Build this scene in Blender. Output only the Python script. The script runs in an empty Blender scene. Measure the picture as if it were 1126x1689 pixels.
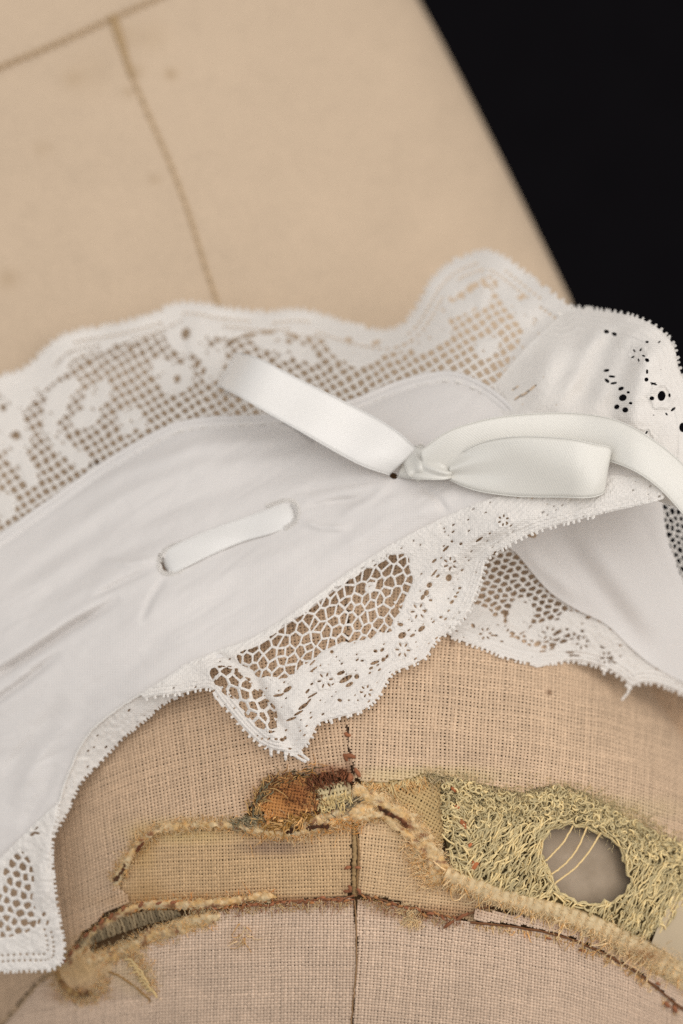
import bpy, math
import numpy as np
from mathutils import Vector

# ---------------------------------------------------------------- frame of the place
# Lengths below are in "threads' units" u (1 u = 0.1066 mm). A point is given by where it is
# seen (px, py) and by its own distance z towards the viewer from the plane of the neck front.
W, H, D, S = 1126.0, 1689.0, 4000.0, 1.066e-4
TH = math.radians(40)
CT, ST = math.cos(TH), math.sin(TH)
BASE = np.array([0.0, 0.0, 1.2])
scene = bpy.context.scene

def view_to_world(x, y, z):
    return np.stack([x * S + BASE[0], (y * CT - z * ST) * S + BASE[1], (y * ST + z * CT) * S + BASE[2]], -1)

def P(px, py, z):
    k = (D - z) / D
    return view_to_world((px - W / 2) * k, (H / 2 - py) * k, z)

# ---------------------------------------------------------------- camera
cam = bpy.data.cameras.new('camera')
cam_ob = bpy.data.objects.new('camera', cam)
scene.collection.objects.link(cam_ob)
cam_ob.location = Vector(view_to_world(0.0, 0.0, D))
cam_ob.rotation_euler = (TH, 0, 0)
cam.sensor_fit = 'VERTICAL'
cam.sensor_height = 24.0
cam.lens = 24.0 * D / H
cam.clip_start, cam.clip_end = 0.01, 30
cam.dof.use_dof = True
cam.dof.focus_distance = (D + 25) * S
cam.dof.aperture_fstop = 5.0
scene.camera = cam_ob

# ---------------------------------------------------------------- world and lamps
wd = bpy.data.worlds.new('World')
scene.world = wd
wd.use_nodes = True
bg = wd.node_tree.nodes['Background']
bg.inputs[0].default_value = (1.0, 0.965, 0.93, 1)
bg.inputs[1].default_value = 0.37

def area(name, loc, target, size, power, col):
    l = bpy.data.lights.new(name, 'AREA')
    l.shape = 'RECTANGLE'
    l.size, l.size_y = size
    l.energy = power
    l.color = col
    o = bpy.data.objects.new(name, l)
    scene.collection.objects.link(o)
    a = Vector(view_to_world(*[float(c) for c in loc]))
    b = Vector(view_to_world(*[float(c) for c in target]))
    o.location = a
    o.rotation_euler = (b - a).to_track_quat('-Z', 'Y').to_euler()
    return o

area('window_light', (900, 3300, 6300), (0, 0, -100), (0.85, 0.7), 3.6, (1.0, 0.965, 0.93))
area('room_light', (6000, -300, 4300), (0, 0, -100), (0.7, 0.7), 2.9, (1.0, 0.96, 0.92))
area('left_window_light', (-5600, 1200, 4300), (0, 0, -100), (0.6, 0.6), 1.1, (0.93, 0.96, 1.0))

scene.view_settings.view_transform = 'Standard'
scene.view_settings.look = 'None'
scene.view_settings.exposure = 0.1
scene.view_settings.gamma = 1.0
try:
    scene.cycles.use_denoising = False
    scene.cycles.max_bounces = 6
    scene.cycles.transparent_max_bounces = 8
except Exception:
    pass

# ---------------------------------------------------------------- small maths
rng = np.random.default_rng(11)

def hash2(ix, iy, seed):
    n = (ix.astype(np.int64) * 374761393 + iy.astype(np.int64) * 668265263 + int(seed) * 1442695041) & 0x7fffffff
    n = ((n ^ (n >> 13)) * 1274126177) & 0x7fffffff
    return ((n ^ (n >> 16)) & 0xffff) / 65535.0

def vnoise(x, y, seed=0):
    ix, iy = np.floor(x), np.floor(y)
    fx, fy = x - ix, y - iy
    fx, fy = fx * fx * (3 - 2 * fx), fy * fy * (3 - 2 * fy)
    a, b = hash2(ix, iy, seed), hash2(ix + 1, iy, seed)
    c, d = hash2(ix, iy + 1, seed), hash2(ix + 1, iy + 1, seed)
    return (a + (b - a) * fx) * (1 - fy) + (c + (d - c) * fx) * fy

def fbm(x, y, seed=0, n=3):
    t, a, s = 0.0, 0.5, 0.0
    for i in range(n):
        t = t + a * vnoise(x * 2 ** i, y * 2 ** i, seed + i * 17)
        s += a
        a *= 0.5
    return t / s

def inside(poly, x, y):
    poly = np.asarray(poly, float)
    r = np.zeros(x.shape, bool)
    x1, y1 = poly[-1]
    for x2, y2 in poly:
        if y1 != y2:
            c = ((y1 > y) != (y2 > y)) & (x < (x2 - x1) * (y - y1) / (y2 - y1) + x1)
            r ^= c
        x1, y1 = x2, y2
    return r

def pdist(line, x, y):
    """distance to a polyline and arc length of the nearest point"""
    line = np.asarray(line, float)
    best = np.full(x.shape, 1e9)
    arc = np.zeros(x.shape)
    s = 0.0
    for (x1, y1), (x2, y2) in zip(line[:-1], line[1:]):
        dx, dy = x2 - x1, y2 - y1
        L = math.hypot(dx, dy) + 1e-9
        t = np.clip(((x - x1) * dx + (y - y1) * dy) / (L * L), 0, 1)
        d = np.hypot(x - x1 - t * dx, y - y1 - t * dy)
        m = d < best
        best = np.where(m, d, best)
        arc = np.where(m, s + t * L, arc)
        s += L
    return best, arc

def sdf(poly, x, y):
    poly = np.asarray(poly, float)
    d, _ = pdist(np.vstack([poly, poly[:1]]), x, y)
    return np.where(inside(poly, x, y), d, -d)

def ell(x, y, cx, cy, rx, ry, ang=0):
    a = math.radians(ang)
    u = (x - cx) * math.cos(a) + (y - cy) * math.sin(a)
    v = -(x - cx) * math.sin(a) + (y - cy) * math.cos(a)
    return (1 - np.hypot(u / rx, v / ry)) * min(rx, ry)

def smooth(pts, n):
    """Catmull-Rom through pts, n samples evenly along"""
    p = np.asarray(pts, float)
    q = np.vstack([2 * p[0] - p[1], p, 2 * p[-1] - p[-2]])
    out = []
    m = 12
    for i in range(1, len(q) - 2):
        t = np.linspace(0, 1, m, endpoint=False)[:, None]
        a, b, c, d = q[i - 1], q[i], q[i + 1], q[i + 2]
        out.append(0.5 * (2 * b + (c - a) * t + (2 * a - 5 * b + 4 * c - d) * t ** 2 + (3 * b - a - 3 * c + d) * t ** 3))
    o = np.vstack(out + [p[-1:]])
    L = np.concatenate([[0], np.cumsum(np.linalg.norm(np.diff(o[:, :2], axis=0), axis=1))])
    t = np.linspace(0, L[-1], n)
    return np.stack([np.interp(t, L, o[:, k]) for k in range(o.shape[1])], -1)

class TPS:
    def __init__(self, pts, lam=30.0):
        p = np.asarray(pts, float)
        self.c = p[:, :2] / 1000
        n = len(p)
        d = np.linalg.norm(self.c[:, None] - self.c[None], axis=2)
        K = np.where(d > 0, d * d * np.log(d + 1e-12), 0) + np.eye(n) * lam * 1e-5
        A = np.zeros((n + 3, n + 3))
        A[:n, :n] = K
        A[:n, n] = 1; A[:n, n + 1:] = self.c
        A[n, :n] = 1; A[n + 1:, :n] = self.c.T
        self.w = np.linalg.solve(A, np.concatenate([p[:, 2], np.zeros(3)]))
    def __call__(self, x, y):
        x, y = np.asarray(x, float) / 1000, np.asarray(y, float) / 1000
        r = self.w[-3] + self.w[-2] * x + self.w[-1] * y
        for (cx, cy), w in zip(self.c, self.w[:-3]):
            d2 = (x - cx) ** 2 + (y - cy) ** 2
            r = r + w * 0.5 * d2 * np.log(d2 + 1e-12)
        return r

# ---------------------------------------------------------------- materials
def nodes(name):
    m = bpy.data.materials.new(name)
    m.use_nodes = True
    nt = m.node_tree
    return m, nt, nt.nodes, nt.links, nt.nodes['Principled BSDF']

def mat_thread(name, rough=0.9, sheen=0.04):
    m, nt, N, L, b = nodes(name)
    a = N.new('ShaderNodeAttribute'); a.attribute_name = 'Col'
    tc = N.new('ShaderNodeTexCoord')
    nz = N.new('ShaderNodeTexNoise'); nz.inputs['Scale'].default_value = 1600; nz.inputs['Detail'].default_value = 2
    L.new(tc.outputs['Object'], nz.inputs['Vector'])
    mr = N.new('ShaderNodeMapRange'); mr.inputs[3].default_value = 0.8; mr.inputs[4].default_value = 1.18
    L.new(nz.outputs['Fac'], mr.inputs[0])
    mx = N.new('ShaderNodeMix'); mx.data_type = 'RGBA'; mx.blend_type = 'MULTIPLY'; mx.inputs[0].default_value = 1
    L.new(a.outputs['Color'], mx.inputs[6]); L.new(mr.outputs[0], mx.inputs[7])
    L.new(mx.outputs[2], b.inputs['Base Color'])
    b.inputs['Roughness'].default_value = rough
    b.inputs['Specular IOR Level'].default_value = 0.15
    b.inputs['Sheen Weight'].default_value = sheen
    return m

def mat_cloth(name, col, trans, weave=0.0, pitch=3.0, fuzz=0.15, depth=1.6e-4):
    """thin white cloth: diffuse with light passing through, fine woven grain"""
    m, nt, N, L, b = nodes(name)
    b.inputs['Base Color'].default_value = (*col, 1)
    b.inputs['Roughness'].default_value = 0.85
    b.inputs['Specular IOR Level'].default_value = 0.2
    b.inputs['Sheen Weight'].default_value = 0.2
    t = N.new('ShaderNodeBsdfTranslucent'); t.inputs[0].default_value = (*[c * 0.98 for c in col], 1)
    mx = N.new('ShaderNodeMixShader'); mx.inputs[0].default_value = trans
    L.new(b.outputs[0], mx.inputs[1]); L.new(t.outputs[0], mx.inputs[2])
    L.new(mx.outputs[0], N['Material Output'].inputs[0])
    a = N.new('ShaderNodeAttribute'); a.attribute_name = 'surf'
    nz = N.new('ShaderNodeTexNoise'); nz.inputs['Scale'].default_value = fuzz; nz.inputs['Detail'].default_value = 4
    L.new(a.outputs['Vector'], nz.inputs['Vector'])
    h = nz.outputs['Fac']
    if weave:
        hs = []
        for d in ('X', 'Y'):
            w = N.new('ShaderNodeTexWave'); w.bands_direction = d
            w.inputs['Scale'].default_value = 2 * math.pi / (20 * pitch)
            w.inputs['Distortion'].default_value = 1.2; w.inputs['Detail'].default_value = 2
            w.inputs['Detail Scale'].default_value = 0.6
            L.new(a.outputs['Vector'], w.inputs['Vector'])
            hs.append(w.outputs['Fac'])
        ad = N.new('ShaderNodeMath'); ad.operation = 'ADD'
        L.new(hs[0], ad.inputs[0]); L.new(hs[1], ad.inputs[1])
        ml = N.new('ShaderNodeMath'); ml.operation = 'MULTIPLY_ADD'; ml.inputs[1].default_value = weave
        L.new(ad.outputs[0], ml.inputs[0]); L.new(h, ml.inputs[2])
        h = ml.outputs[0]
    bp = N.new('ShaderNodeBump'); bp.inputs['Strength'].default_value = 0.6; bp.inputs['Distance'].default_value = depth
    L.new(h, bp.inputs['Height'])
    L.new(bp.outputs[0], b.inputs['Normal']); L.new(bp.outputs[0], t.inputs['Normal'])
    return m

def mat_satin(name, col):
    m, nt, N, L, b = nodes(name)
    b.inputs['Base Color'].default_value = (*col, 1)
    b.inputs['Roughness'].default_value = 0.30
    b.inputs['Specular IOR Level'].default_value = 0.8
    b.inputs['Sheen Weight'].default_value = 0.25
    b.inputs['Anisotropic'].default_value = 0.4
    a = N.new('ShaderNodeAttribute'); a.attribute_name = 'surf'
    w = N.new('ShaderNodeTexWave'); w.bands_direction = 'DIAGONAL'
    w.inputs['Scale'].default_value = 0.14; w.inputs['Distortion'].default_value = 0.8
    w.inputs['Detail'].default_value = 1
    L.new(a.outputs['Vector'], w.inputs['Vector'])
    bp = N.new('ShaderNodeBump'); bp.inputs['Strength'].default_value = 0.16; bp.inputs['Distance'].default_value = 1.2e-4
    L.new(w.outputs['Fac'], bp.inputs['Height']); L.new(bp.outputs[0], b.inputs['Normal'])
    t = N.new('ShaderNodeBsdfTranslucent'); t.inputs[0].default_value = (*col, 1)
    mx = N.new('ShaderNodeMixShader'); mx.inputs[0].default_value = 0.22
    L.new(b.outputs[0], mx.inputs[1]); L.new(t.outputs[0], mx.inputs[2])
    L.new(mx.outputs[0], N['Material Output'].inputs[0])
    return m

def mat_shell(name):
    m, nt, N, L, b = nodes(name)
    tc = N.new('ShaderNodeTexCoord')
    nz = N.new('ShaderNodeTexNoise'); nz.inputs['Scale'].default_value = 160; nz.inputs['Detail'].default_value = 8
    L.new(tc.outputs['Object'], nz.inputs['Vector'])
    cr = N.new('ShaderNodeValToRGB')
    cr.color_ramp.elements[0].position = 0.35; cr.color_ramp.elements[0].color = (0.25, 0.19, 0.13, 1)
    cr.color_ramp.elements[1].position = 0.75; cr.color_ramp.elements[1].color = (0.38, 0.30, 0.22, 1)
    L.new(nz.outputs['Fac'], cr.inputs[0]); L.new(cr.outputs[0], b.inputs['Base Color'])
    b.inputs['Roughness'].default_value = 0.5; b.inputs['Specular IOR Level'].default_value = 0.2
    n2 = N.new('ShaderNodeTexNoise'); n2.inputs['Scale'].default_value = 1500; n2.inputs['Detail'].default_value = 4
    L.new(tc.outputs['Object'], n2.inputs['Vector'])
    bp = N.new('ShaderNodeBump'); bp.inputs['Strength'].default_value = 0.25; bp.inputs['Distance'].default_value = 1e-4
    L.new(n2.outputs['Fac'], bp.inputs['Height']); L.new(bp.outputs[0], b.inputs['Normal'])
    return m

def mat_plain(name, col, rough=0.9, spec=0.2):
    m, nt, N, L, b = nodes(name)
    tc = N.new('ShaderNodeTexCoord')
    nz = N.new('ShaderNodeTexNoise'); nz.inputs['Scale'].default_value = 40; nz.inputs['Detail'].default_value = 6
    L.new(tc.outputs['Object'], nz.inputs['Vector'])
    mr = N.new('ShaderNodeMapRange'); mr.inputs[3].default_value = 0.75; mr.inputs[4].default_value = 1.25
    L.new(nz.outputs['Fac'], mr.inputs[0])
    mx = N.new('ShaderNodeMix'); mx.data_type = 'RGBA'; mx.blend_type = 'MULTIPLY'; mx.inputs[0].default_value = 1
    mx.inputs[6].default_value = (*col, 1)
    L.new(mr.outputs[0], mx.inputs[7]); L.new(mx.outputs[2], b.inputs['Base Color'])
    b.inputs['Roughness'].default_value = rough
    b.inputs['Specular IOR Level'].default_value = spec
    return m

M_CANVAS = mat_thread('canvas_thread')
M_FUZZ = mat_thread('frayed_fibre', 0.95, 0.04)
_nt = M_FUZZ.node_tree
_t = _nt.nodes.new('ShaderNodeBsdfTranslucent'); _m = _nt.nodes.new('ShaderNodeMixShader'); _m.inputs[0].default_value = 0.45
_b = _nt.nodes['Principled BSDF']
_nt.links.new(_b.inputs['Base Color'].links[0].from_socket, _t.inputs[0])
_nt.links.new(_b.outputs[0], _m.inputs[1]); _nt.links.new(_t.outputs[0], _m.inputs[2])
_nt.links.new(_m.outputs[0], _nt.nodes['Material Output'].inputs[0])
M_LINING = mat_plain('canvas_lining', (0.115, 0.064, 0.028))
M_TORSO = mat_thread('torso_canvas', 0.85, 0.02)
M_COTTON = mat_cloth('white_cotton', (0.80, 0.77, 0.745), 0.22, weave=0.2, pitch=4.2, fuzz=0.05)
M_LACE = mat_cloth('white_lace', (0.86, 0.825, 0.78), 0.22, weave=0.3, pitch=3.3, fuzz=0.55, depth=2.0e-4)
M_SATIN = mat_satin('white_satin', (0.86, 0.84, 0.81))
M_SATIN2 = mat_satin('light_tinted_satin', (0.84, 0.82, 0.765))  # same white ribbon, with the tint of the light put into its colour
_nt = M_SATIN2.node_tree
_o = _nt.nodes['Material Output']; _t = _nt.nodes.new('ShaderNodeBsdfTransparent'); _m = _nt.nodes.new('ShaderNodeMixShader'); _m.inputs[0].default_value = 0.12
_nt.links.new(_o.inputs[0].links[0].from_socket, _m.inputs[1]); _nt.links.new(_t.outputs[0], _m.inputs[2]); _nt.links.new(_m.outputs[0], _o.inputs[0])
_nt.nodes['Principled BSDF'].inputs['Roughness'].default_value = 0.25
M_SHELL = mat_shell('papier_mache')
M_BLACK = mat_plain('black_cloth', (0.0075, 0.0068, 0.0082), 1.0, 0.0)

# ---------------------------------------------------------------- object helpers
def make(name, verts, faces, mat, parent=None, col=None, surf=None, kind=None, smoothsh=True):
    """verts (n,3) world metres; faces (m,3|4) indices"""
    me = bpy.data.meshes.new(name)
    verts = np.ascontiguousarray(verts, np.float32)
    faces = np.ascontiguousarray(faces, np.int32)
    k = faces.shape[1]
    me.vertices.add(len(verts)); me.vertices.foreach_set('co', verts.ravel())
    me.loops.add(faces.size); me.loops.foreach_set('vertex_index', faces.ravel())
    me.polygons.add(len(faces))
    me.polygons.foreach_set('loop_start', np.arange(len(faces), dtype=np.int32) * k)
    try:
        me.polygons.foreach_set('loop_total', np.full(len(faces), k, np.int32))
    except Exception:
        pass
    me.polygons.foreach_set('use_smooth', np.full(len(faces), smoothsh, bool))
    me.update(calc_edges=True)
    if col is not None:
        c = np.ones((len(verts), 4), np.float32); c[:, :3] = col
        a = me.attributes.new('Col', 'FLOAT_COLOR', 'POINT'); a.data.foreach_set('color', c.ravel())
    if surf is not None:
        a = me.attributes.new('surf', 'FLOAT_VECTOR', 'POINT')
        a.data.foreach_set('vector', np.ascontiguousarray(surf, np.float32).ravel())
    me.materials.append(mat)
    o = bpy.data.objects.new(name, me)
    scene.collection.objects.link(o)
    if parent is not None:
        o.parent = parent
    if kind:
        o['kind'] = kind
    return o

def thing(name, label, cat, at):
    o = bpy.data.objects.new(name, None)
    o.empty_display_size = 0.01
    scene.collection.objects.link(o)
    o.location = Vector(P(*[float(c) for c in at]))
    o['label'] = label; o['category'] = cat
    return o

def fix_parents():
    bpy.context.view_layer.update()
    for o in scene.objects:
        if o.parent is not None:
            inv = o.parent.matrix_world.inverted() if o.parent.parent is None else o.parent.matrix_world.inverted()
            o.matrix_parent_inverse = inv
            bpy.context.view_layer.update() if o.children else None

def compact(v, f, *attrs):
    used = np.zeros(len(v), bool); used[f.ravel()] = True
    idx = np.cumsum(used) - 1
    return (v[used], idx[f]) + tuple(a[used] if a is not None else None for a in attrs)

def tubes_geo(paths, rad, cols, sides=4, flat=1.0):
    """paths (n,m,3) in (px,py,z); rad scalar|(n,)|(n,m); cols (3,)|(n,3)|(n,m,3)"""
    p = np.asarray(paths, float)
    n, m, _ = p.shape
    rad = np.asarray(rad, float)
    rad = np.broadcast_to(rad[:, None] if rad.ndim == 1 else rad, (n, m))
    t = np.gradient(p, axis=1)
    t /= np.linalg.norm(t, axis=2, keepdims=True) + 1e-9
    up = np.zeros_like(t); up[..., 2] = 1
    par = np.abs(t[..., 2]) > 0.95
    up[par] = (0.3, 1, 0)
    a = np.cross(t, up); a /= np.linalg.norm(a, axis=2, keepdims=True) + 1e-9
    b = np.cross(a, t)
    ph = np.arange(sides) * 2 * math.pi / sides + math.pi / 4
    ring = (a[:, :, None] * np.cos(ph)[None, None, :, None] + b[:, :, None] * flat * np.sin(ph)[None, None, :, None]) * rad[:, :, None, None]
    v = (p[:, :, None] + ring)
    i = (np.arange(n)[:, None, None] * m + np.arange(m - 1)[None, :, None]) * sides
    s = np.arange(sides)[None, None]
    s2 = (s + 1) % sides
    f = np.stack([i + s, i + s2, i + sides + s2, i + sides + s], -1).reshape(-1, 4)
    c = np.asarray(cols, float)
    if c.ndim == 1: c = np.broadcast_to(c, (n, m, 3))
    elif c.ndim == 2: c = np.broadcast_to(c[:, None], (n, m, 3))
    c = np.broadcast_to(c[:, :, None], (n, m, sides, 3)).reshape(-1, 3)
    v = v.reshape(-1, 3)
    return v, f, c

def join(geos):
    V, F, C, o = [], [], [], 0
    for v, f, c in geos:
        V.append(v); F.append(f + o); C.append(c); o += len(v)
    return np.vstack(V), np.vstack(F), np.vstack(C)

def tubes(name, paths, rad, cols, mat, parent, sides=4, kind=None, flat=1.0):
    v, f, c = tubes_geo(paths, rad, cols, sides, flat)
    return make(name, P(v[:, 0], v[:, 1], v[:, 2]), f, mat, parent, col=c, surf=v, kind=kind)

def put(name, geo, mat, parent, kind=None):
    v, f, c = geo
    return make(name, P(v[:, 0], v[:, 1], v[:, 2]), f, mat, parent, col=c, surf=v, kind=kind)

def sheet(name, box, step, Hf, zf, mat, parent, relief=0.0, rmax=3.0, kind=None, colf=None):
    """cloth or lace: a grid over box, kept where Hf > 0 with its rim drawn onto the outline"""
    x0, x1, y0, y1 = box
    xs, ys = np.arange(x0, x1 + step, step), np.arange(y0, y1 + step, step)
    X, Y = np.meshgrid(xs, ys)
    F = Hf(X, Y)
    ny, nx = X.shape
    cell = (F[:-1, :-1] + F[1:, :-1] + F[:-1, 1:] + F[1:, 1:]) / 4 > 0
    k = np.zeros((ny, nx), int)
    for a in (0, 1):
        for b in (0, 1):
            k[a:ny - 1 + a, b:nx - 1 + b] += cell
    rim = (k > 0) & (k < 4)
    gy, gx = np.gradient(F, step)
    g2 = gx * gx + gy * gy + 1e-6
    mv = np.clip(F / np.sqrt(g2), -0.75 * step, 0.75 * step) / np.sqrt(g2)
    Xr = np.where(rim, X - mv * gx, X); Yr = np.where(rim, Y - mv * gy, Y)
    Z = zf(Xr, Yr)
    if relief:
        Z = Z + relief * np.clip(F, -1, rmax)
    idx = np.arange(ny * nx).reshape(ny, nx)
    f = np.stack([idx[:-1, :-1], idx[1:, :-1], idx[1:, 1:], idx[:-1, 1:]], -1)[cell]
    v = np.stack([Xr, Yr, Z], -1).reshape(-1, 3)
    v, f = compact(v, f)
    c = colf(v[:, 0], v[:, 1]) if colf else None
    return make(name, P(v[:, 0], v[:, 1], v[:, 2]), f, mat, parent, surf=v * [1, 1, 0], col=c, kind=kind)

# ---------------------------------------------------------------- the forms under the cloth
def dome(px, py):
    """front of the neck of the dress form"""
    px, py = np.asarray(px, float), np.asarray(py, float)
    dx = px - 620
    rr = np.clip(1068 + (py - 1130) * 0.72, 900, 1330) - 620
    ur = np.clip(dx / rr, 0, 0.995)
    ul = np.clip(-dx / 730, 0, 0.995)
    v = py - 1380
    up = np.clip(-v, 0, None); dn = np.clip(v, 0, None)
    return -460 * (1 - np.sqrt(1 - ur * ur)) - 780 * (1 - np.sqrt(1 - ul * ul)) - 0.12 * up - 0.0006 * up * up - 0.0011 * dn * dn

def torso_row(py):
    py = np.asarray(py, float)
    return np.where(py < 500, -610 - 0.30 * (500 - py), -610 + 0.45 * (py - 500))

SIL = np.array([(-400, 440), (-200, 570), (-100, 632), (0, 690), (60, 723), (160, 775), (290, 840), (390, 889), (490, 938), (600, 978), (700, 1008), (900, 1050), (1100, 1080)], float)

def torso_z(px, py):
    xs = np.interp(py, SIL[:, 0], SIL[:, 1])
    w = 950.0
    c = np.clip((px - (xs - w)) / w, -1, 1)
    return torso_row(py) - 330 * (1 - np.sqrt(1 - c * c))

G0 = TPS([(0, 620, -520), (150, 540, -545), (300, 500, -550), (480, 512, -540), (640, 545, -500), (710, 465, -500), (800, 415, -500), (945, 508, -300),
          (0, 760, -420), (150, 690, -430), (300, 610, -440), (500, 590, -420), (650, 590, -370), (780, 540, -350), (900, 600, -220),
          (0, 885, -330), (120, 800, -340), (300, 697, -330), (500, 680, -290), (740, 618, -260), (850, 690, -170), (1000, 700, -90),
          (0, 1000, -240), (200, 900, -215), (400, 850, -190), (600, 780, -150), (750, 780, -110), (900, 780, -60), (1080, 790, -10),
          (0, 1150, -190), (200, 1050, -140), (400, 980, -125), (600, 900, -110), (800, 850, -60), (1000, 830, -15),
          (100, 1250, -160), (0, 1300, -195), (250, 1130, -95), (350, 1090, -80), (500, 1010, -85), (650, 920, -95), (800, 870, -60),
          (480, 1230, -22), (400, 1170, -40), (600, 1150, -35), (700, 1070, -70), (560, 1080, -60), (780, 960, -80),
          (60, 1450, -175), (0, 1590, -215), (100, 1580, -200)])

def ridge(x, y, line, amp, width):
    d, t = pdist(line, x, y)
    L = np.sum(np.linalg.norm(np.diff(np.asarray(line, float), axis=0), axis=1))
    fade = np.clip(np.minimum(t, L - t) / (0.25 * L), 0, 1)
    return amp * np.exp(-(d / width) ** 2) * fade

def G(x, y):
    return np.maximum(G0(x, y), dome(x, y) + 9)

def ramp(a, b, x):
    t = np.clip((x - a) / (b - a), 0, 1)
    return t * t * (3 - 2 * t)

# ---------------------------------------------------------------- setting
s = 30000.0
bv = np.array([(-s, -s, -9000), (s, -s, -9000), (s, s, -9000), (-s, s, -9000)], float)
o = make('backdrop', view_to_world(bv[:, 0], bv[:, 1], bv[:, 2]), np.array([[0, 1, 2, 3]]), M_BLACK, kind='structure')

form = thing('dress_form', 'worn antique dress form with torn tan canvas neck and smooth beige torso', 'dress form', (620, 1380, -700))
chemise = thing('chemise', 'white cotton chemise with lace edging draped round the neck of the dress form', 'chemise', (500, 900, -150))
ribbon = thing('ribbon', 'white satin ribbon threaded through the cotton band and tied in a bow', 'ribbon', (680, 760, -120))

# ---------------------------------------------------------------- torso
def torso_col(px, py):
    base = np.array([0.53, 0.411, 0.296])
    n = fbm(px / 90, py / 90, 3, 4)[..., None]
    c = base * (0.97 + 0.07 * n)
    c = c * (1 - 0.03 * np.clip(fbm(px / 25, py / 25, 9, 2) - 0.55, 0, 1)[..., None] * 4)
    for cx, cy, r, k in [(282, 122, 9, .55), (213, 152, 8, .4), (222, 118, 12, .4), (255, 296, 8, .3), (120, 130, 14, .25), (70, 245, 12, .2), (12, 460, 16, .3), (250, 60, 26, .16), (150, 120, 40, .12), (205, 60, 22, .2)]:
        g = k * np.exp(-((px - cx) ** 2 + (py - cy) ** 2) / (r * r))[..., None]
        c = c * (1 - g) + g * np.array([0.27, 0.17, 0.07])
    return c

rows = np.concatenate([np.arange(-380, 1000, 7.0)])
th = np.radians(np.concatenate([np.linspace(-70, 0, 20, endpoint=False), np.linspace(0, 180, 190), np.linspace(181, 250, 20)]))
xs = np.interp(rows, SIL[:, 0], SIL[:, 1])[:, None]
X = (xs - 950) + 950 * np.cos(th)[None]
Z = torso_row(rows)[:, None] - 330 + 330 * np.sin(th)[None]
Y = np.broadcast_to(rows[:, None], X.shape)
n, m = X.shape
idx = np.arange(n * m).reshape(n, m)
f = np.stack([idx[:-1, :-1], idx[:-1, 1:], idx[1:, 1:], idx[1:, :-1]], -1).reshape(-1, 4)
col = torso_col(X, Y).reshape(-1, 3)
torso = make('torso', P(X.ravel(), Y.ravel(), Z.ravel()), f, M_TORSO, form, col=col)
torso['label'] = 'smooth beige canvas torso'

def on_torso(pts, lift):
    return np.stack([pts[:, 0], pts[:, 1], torso_z(pts[:, 0], pts[:, 1]) + lift], -1)

cross = smooth([(-60, 138), (0, 111), (60, 86), (120, 60), (185, 30), (270, -8), (330, -40)], 80)
down = smooth([(184, 26), (200, 72), (215, 120), (245, 190), (280, 270), (310, 350), (338, 440), (362, 510), (380, 570)], 120)
tubes('cross_seam', on_torso(cross, 0)[None], 3.0, np.array([0.50, 0.365, 0.23]), M_CANVAS, torso, 6)
tubes('front_seam', on_torso(down, 0)[None], 3.2, np.array([0.45, 0.32, 0.19]), M_CANVAS, torso, 6)
tubes('seam_fold', on_torso(down[:24], 1)[None], np.linspace(9, 4, 24)[None], np.array([0.40, 0.275, 0.15]), M_CANVAS, torso, 6, flat=0.5)
for k in range(6, 112, 5):
    pt = down[k]
    a = on_torso(np.array([pt + (-1, -4), pt, pt + (2, 4)]), 3)
    tubes('stitch', a[None], 3.4 if k < 40 else 2.4, np.array([0.42, 0.30, 0.175]), M_CANVAS, torso, 5)
for k in range(3, 78, 3):
    pt = cross[k]
    a = on_torso(np.array([pt + (-4, -2), pt, pt + (4, 2)]), 5)
    tubes('stitch', a[None], 4.0, np.array([0.36, 0.245, 0.135]), M_CANVAS, torso, 5)

# ---------------------------------------------------------------- neck: lining, shell, woven canvas
def box_H(poly):
    return lambda x, y: sdf(poly, x, y)

DOME_OUT = [(-100, 700), (1120, 700), (1120, 1120), (1200, 1300), (1250, 1760), (-100, 1760)]
rows = np.arange(760, 1780, 10.0)
tt = np.linspace(-1, 1, 161)
XX, YY = [], []
for r in rows:
    rr = np.clip(1068 + (r - 1130) * 0.72, 900, 1330) - 620
    a = np.where(tt < 0, 620 + 725 * np.sin(tt * math.pi / 2), 620 + rr * np.sin(tt * math.pi / 2))
    XX.append(a); YY.append(np.full_like(a, r))
XX, YY = np.array(XX), np.array(YY)
ZZ = dome(XX, YY) - 7
idx = np.arange(XX.size).reshape(XX.shape)
f = np.stack([idx[:-1, :-1], idx[1:, :-1], idx[1:, 1:], idx[:-1, 1:]], -1).reshape(-1, 4)
hole_c = (965, 1425)
keep = ell(XX, YY, 965, 1425, 95, 85).ravel()[f].max(1) < 0
neck_back = make('neck_lining', P(XX.ravel(), YY.ravel(), ZZ.ravel()), f[keep], M_LINING, form)

HOLE = smooth([(893, 1408), (897, 1386), (916, 1367), (945, 1360), (975, 1371), (1008, 1384), (1028, 1418), (1037, 1450), (1026, 1479), (1000, 1487), (962, 1488), (925, 1471), (905, 1432), (893, 1408)], 60)
HOLE = HOLE + 2.6 * np.stack([np.sin(np.arange(60) * 1.9) + np.sin(np.arange(60) * .83 + 1), np.cos(np.arange(60) * 1.53) + np.sin(np.arange(60) * 2.7)], -1) * np.sin(np.arange(60) * math.pi / 59)[:, None]
sheet('inner_shell', (840, 1140, 1310, 1560), 6, lambda x, y: ell(x, y, 985, 1430, 150, 120), lambda x, y: dome(x, y) - 24 + 3 * fbm(x / 30, y / 30, 5), M_SHELL, form)

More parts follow.
